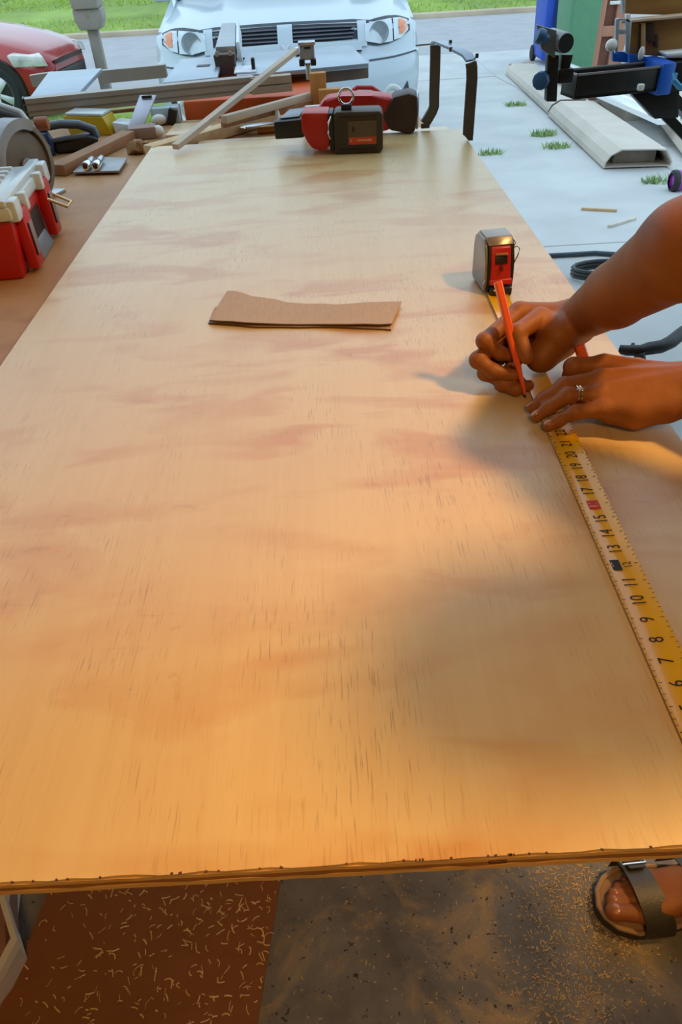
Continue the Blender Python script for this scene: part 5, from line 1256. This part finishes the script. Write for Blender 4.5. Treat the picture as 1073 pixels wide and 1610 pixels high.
# sandals
STR = M('dark_leather', (58, 52, 40), .45, var=.15, scale=60, bump=.2, bscale=300); SOLE = M('sandal_sole', (62, 48, 34), .75, var=.2); FOOTB = M('footbed_suede', (150, 116, 84), .8, var=.15, scale=40)
def sandal(toe, a, side):
    T = Matrix.Translation(Vector((toe[0], toe[1], 0))) @ Matrix.Rotation(a, 4, 'Z')
    ol = [(0, -.006), (.006, -.024), (.022, -.042), (.05, -.053), (.085, -.055), (.14, -.045), (.20, -.037), (.24, -.030), (.258, -.012), (.258, .012), (.24, .032), (.2, .038), (.14, .044), (.085, .053), (.05, .050), (.024, .038), (.007, .020)]
    ol = [(u, v * side) for u, v in ol]
    s_ = MB().prism(ol, .0, .022, T, .004).build('sandal', SOLE, per, world=True)
    inn = [(.122 + (u - .122) * .95, v * .93) for u, v in ol]
    MB().prism(inn, .0205, .0275, T, .003).build('footbed', FOOTB, s_, world=True)
    m = MB(); n = len(inn); m.tube([T @ Vector((.122 + (u - .122) * .97, v * .96, .0265)) for u, v in ol], .0042, 8, closed=True); m.build('footbed_rim', M('footbed_rim', (164, 130, 98), .8, var=.12), s_, world=True)
    def strap(u0n, u1n, u0f, u1f, h, nm='strap'):
        rows = []
        for k in range(17):
            t = k / 16; an = math.pi * t; v = -.0575 * math.cos(an) * side; z = .018 + h * math.sin(an) ** .55
            e0, e1 = u0n + (u0f - u0n) * t, u1n + (u1f - u1n) * t
            rows.append([T @ Vector((e0 + (e1 - e0) * j / 4, v, z)) for j in range(5)])
        m = MB(); m.sheet(rows, (0, 0, .003)); return m.build(nm, STR, s_, world=True, angle=60), rows
    st, rows = strap(.060, .110, .046, .080, .056)
    bp = rows[12][2]; bn = (Vector(rows[12][0]) - Vector(rows[12][4])).normalized(); bt = (Vector(rows[13][2]) - Vector(rows[11][2])).normalized(); nn = bt.cross(bn).normalized(); nn = nn if nn.z > 0 else -nn
    B = [bp + bn * (.019 * x) + bt * (.0095 * y) + nn * .005 for x, y in ((-1, -1), (1, -1), (1, 1), (-1, 1))]
    MB().tube(B, .0022, 8, closed=True, up=tuple(nn)).build('buckle', CHROME, s_, world=True)
    MB().tube([B[0].lerp(B[3], .5), B[1].lerp(B[2], .5)], .0014, 8).build('buckle_pin', STEEL, s_, world=True)
    m = MB(); m.hexa([bp + bn * (.013 * x) + bt * (.014 * y) + nn * z for z in (.0015, .0042) for x, y in ((-1, -1.3), (1, -1.3), (1, 1), (-1, 1))], .0008); m.build('strap_end', STR, s_, world=True)
    strap(.160, .196, .128, .160, .066)
    MB().ball(T @ Vector((.070, -.0525 * side, .036)), .0032).build('rivet', STEEL, s_, world=True)
    return s_
tt = at(935, 1422, .02); sandal((tt.x, tt.y), R(3), 1)
sandal((.665, .08), R(2), -1)
# ring
rg = thing('ring', 'slim silver ring with a pale stone on the ring finger of the lower hand', 'ring', tuple(ring_c))
d = Vector(ring_d).normalized(); s_ = d.cross(Vector((0, 0, 1))).normalized(); u = s_.cross(d); rc = Vector(ring_c)
for o_ in (-.0016, .0018): MB().tube([rc + d * o_ + s_ * .0112 * math.cos(a) + u * .0112 * math.sin(a) for a in np.linspace(0, 2 * math.pi, 36, endpoint=False)], .0011, 8, closed=True, up=tuple(d)).build('band', M('ring_gold', (226, 206, 170), .2, metal=1.0, var=.02), rg, world=True)
gp = rc + (u * .9 - Vector((0, .45, 0))).normalized() * .0125
MB().lathe([(0, -.002), (.0026, 0), (.0030, .0012), (.0018, .0024), (0, .0024)], 8, Matrix.Translation(gp)).build('stone', M('ring_stone', (214, 222, 226), .05, var=.1, coat=1), rg, world=True)
for k in range(6):
    a = k * math.pi / 3; MB().ball(gp + Vector((.0036 * math.cos(a), .0036 * math.sin(a), .0)), .0011, u=8, w=6).build('stone_bead', CHROME, rg, world=True)
# pencils
PEN = M('pencil_orange', (240, 92, 26), .38, var=.06, coat=.3); PEN2 = M('pencil_lead', (50, 44, 42), .5)
p0, p1 = at(827, 626, TZ + .0012), at(783, 443, TZ + .138)
pn = thing('pencil', 'orange carpenter pencil held upright in the hand, its tip on the sheet', 'pencil', tuple(p0))
prf = [(.0070, -.0028), (.0070, .0028), (.0040, .0048), (-.0040, .0048), (-.0070, .0028), (-.0070, -.0028), (-.0040, -.0048), (.0040, -.0048)]
L = lambda t: p0.lerp(p1, t)
MB().sweep([L(.035), L(.10), L(.25), L(.36), L(.5), L(.995), L(1.0)], prf, up=(1, 0, 0), scales=[.28, .42, .68, .9, 1, 1, .9]).build('barrel', PEN, pn, world=True, angle=25)
MB().cyl(p0, L(.04), .0005, .0020, n=8).build('lead', PEN2, pn, world=True)
p0, p1 = at(927, 592, TZ + .020), at(911, 543, TZ + .055)
pn = thing('pencil', 'second orange pencil tucked behind the curled index finger of the lower hand', 'pencil', tuple(p0))
MB().sweep([p0, p0.lerp(p1, .985), p1], [(a * 1.05, b * 1.3) for a, b in prf], up=(1, 0, 0), scales=[1, 1, .92]).build('barrel', PEN, pn, world=True, angle=25)
MB().cyl(p1 + (p1 - p0).normalized() * -.0005, p1 + (p1 - p0).normalized() * .0006, .0022, n=8).build('lead', PEN2, pn, world=True)
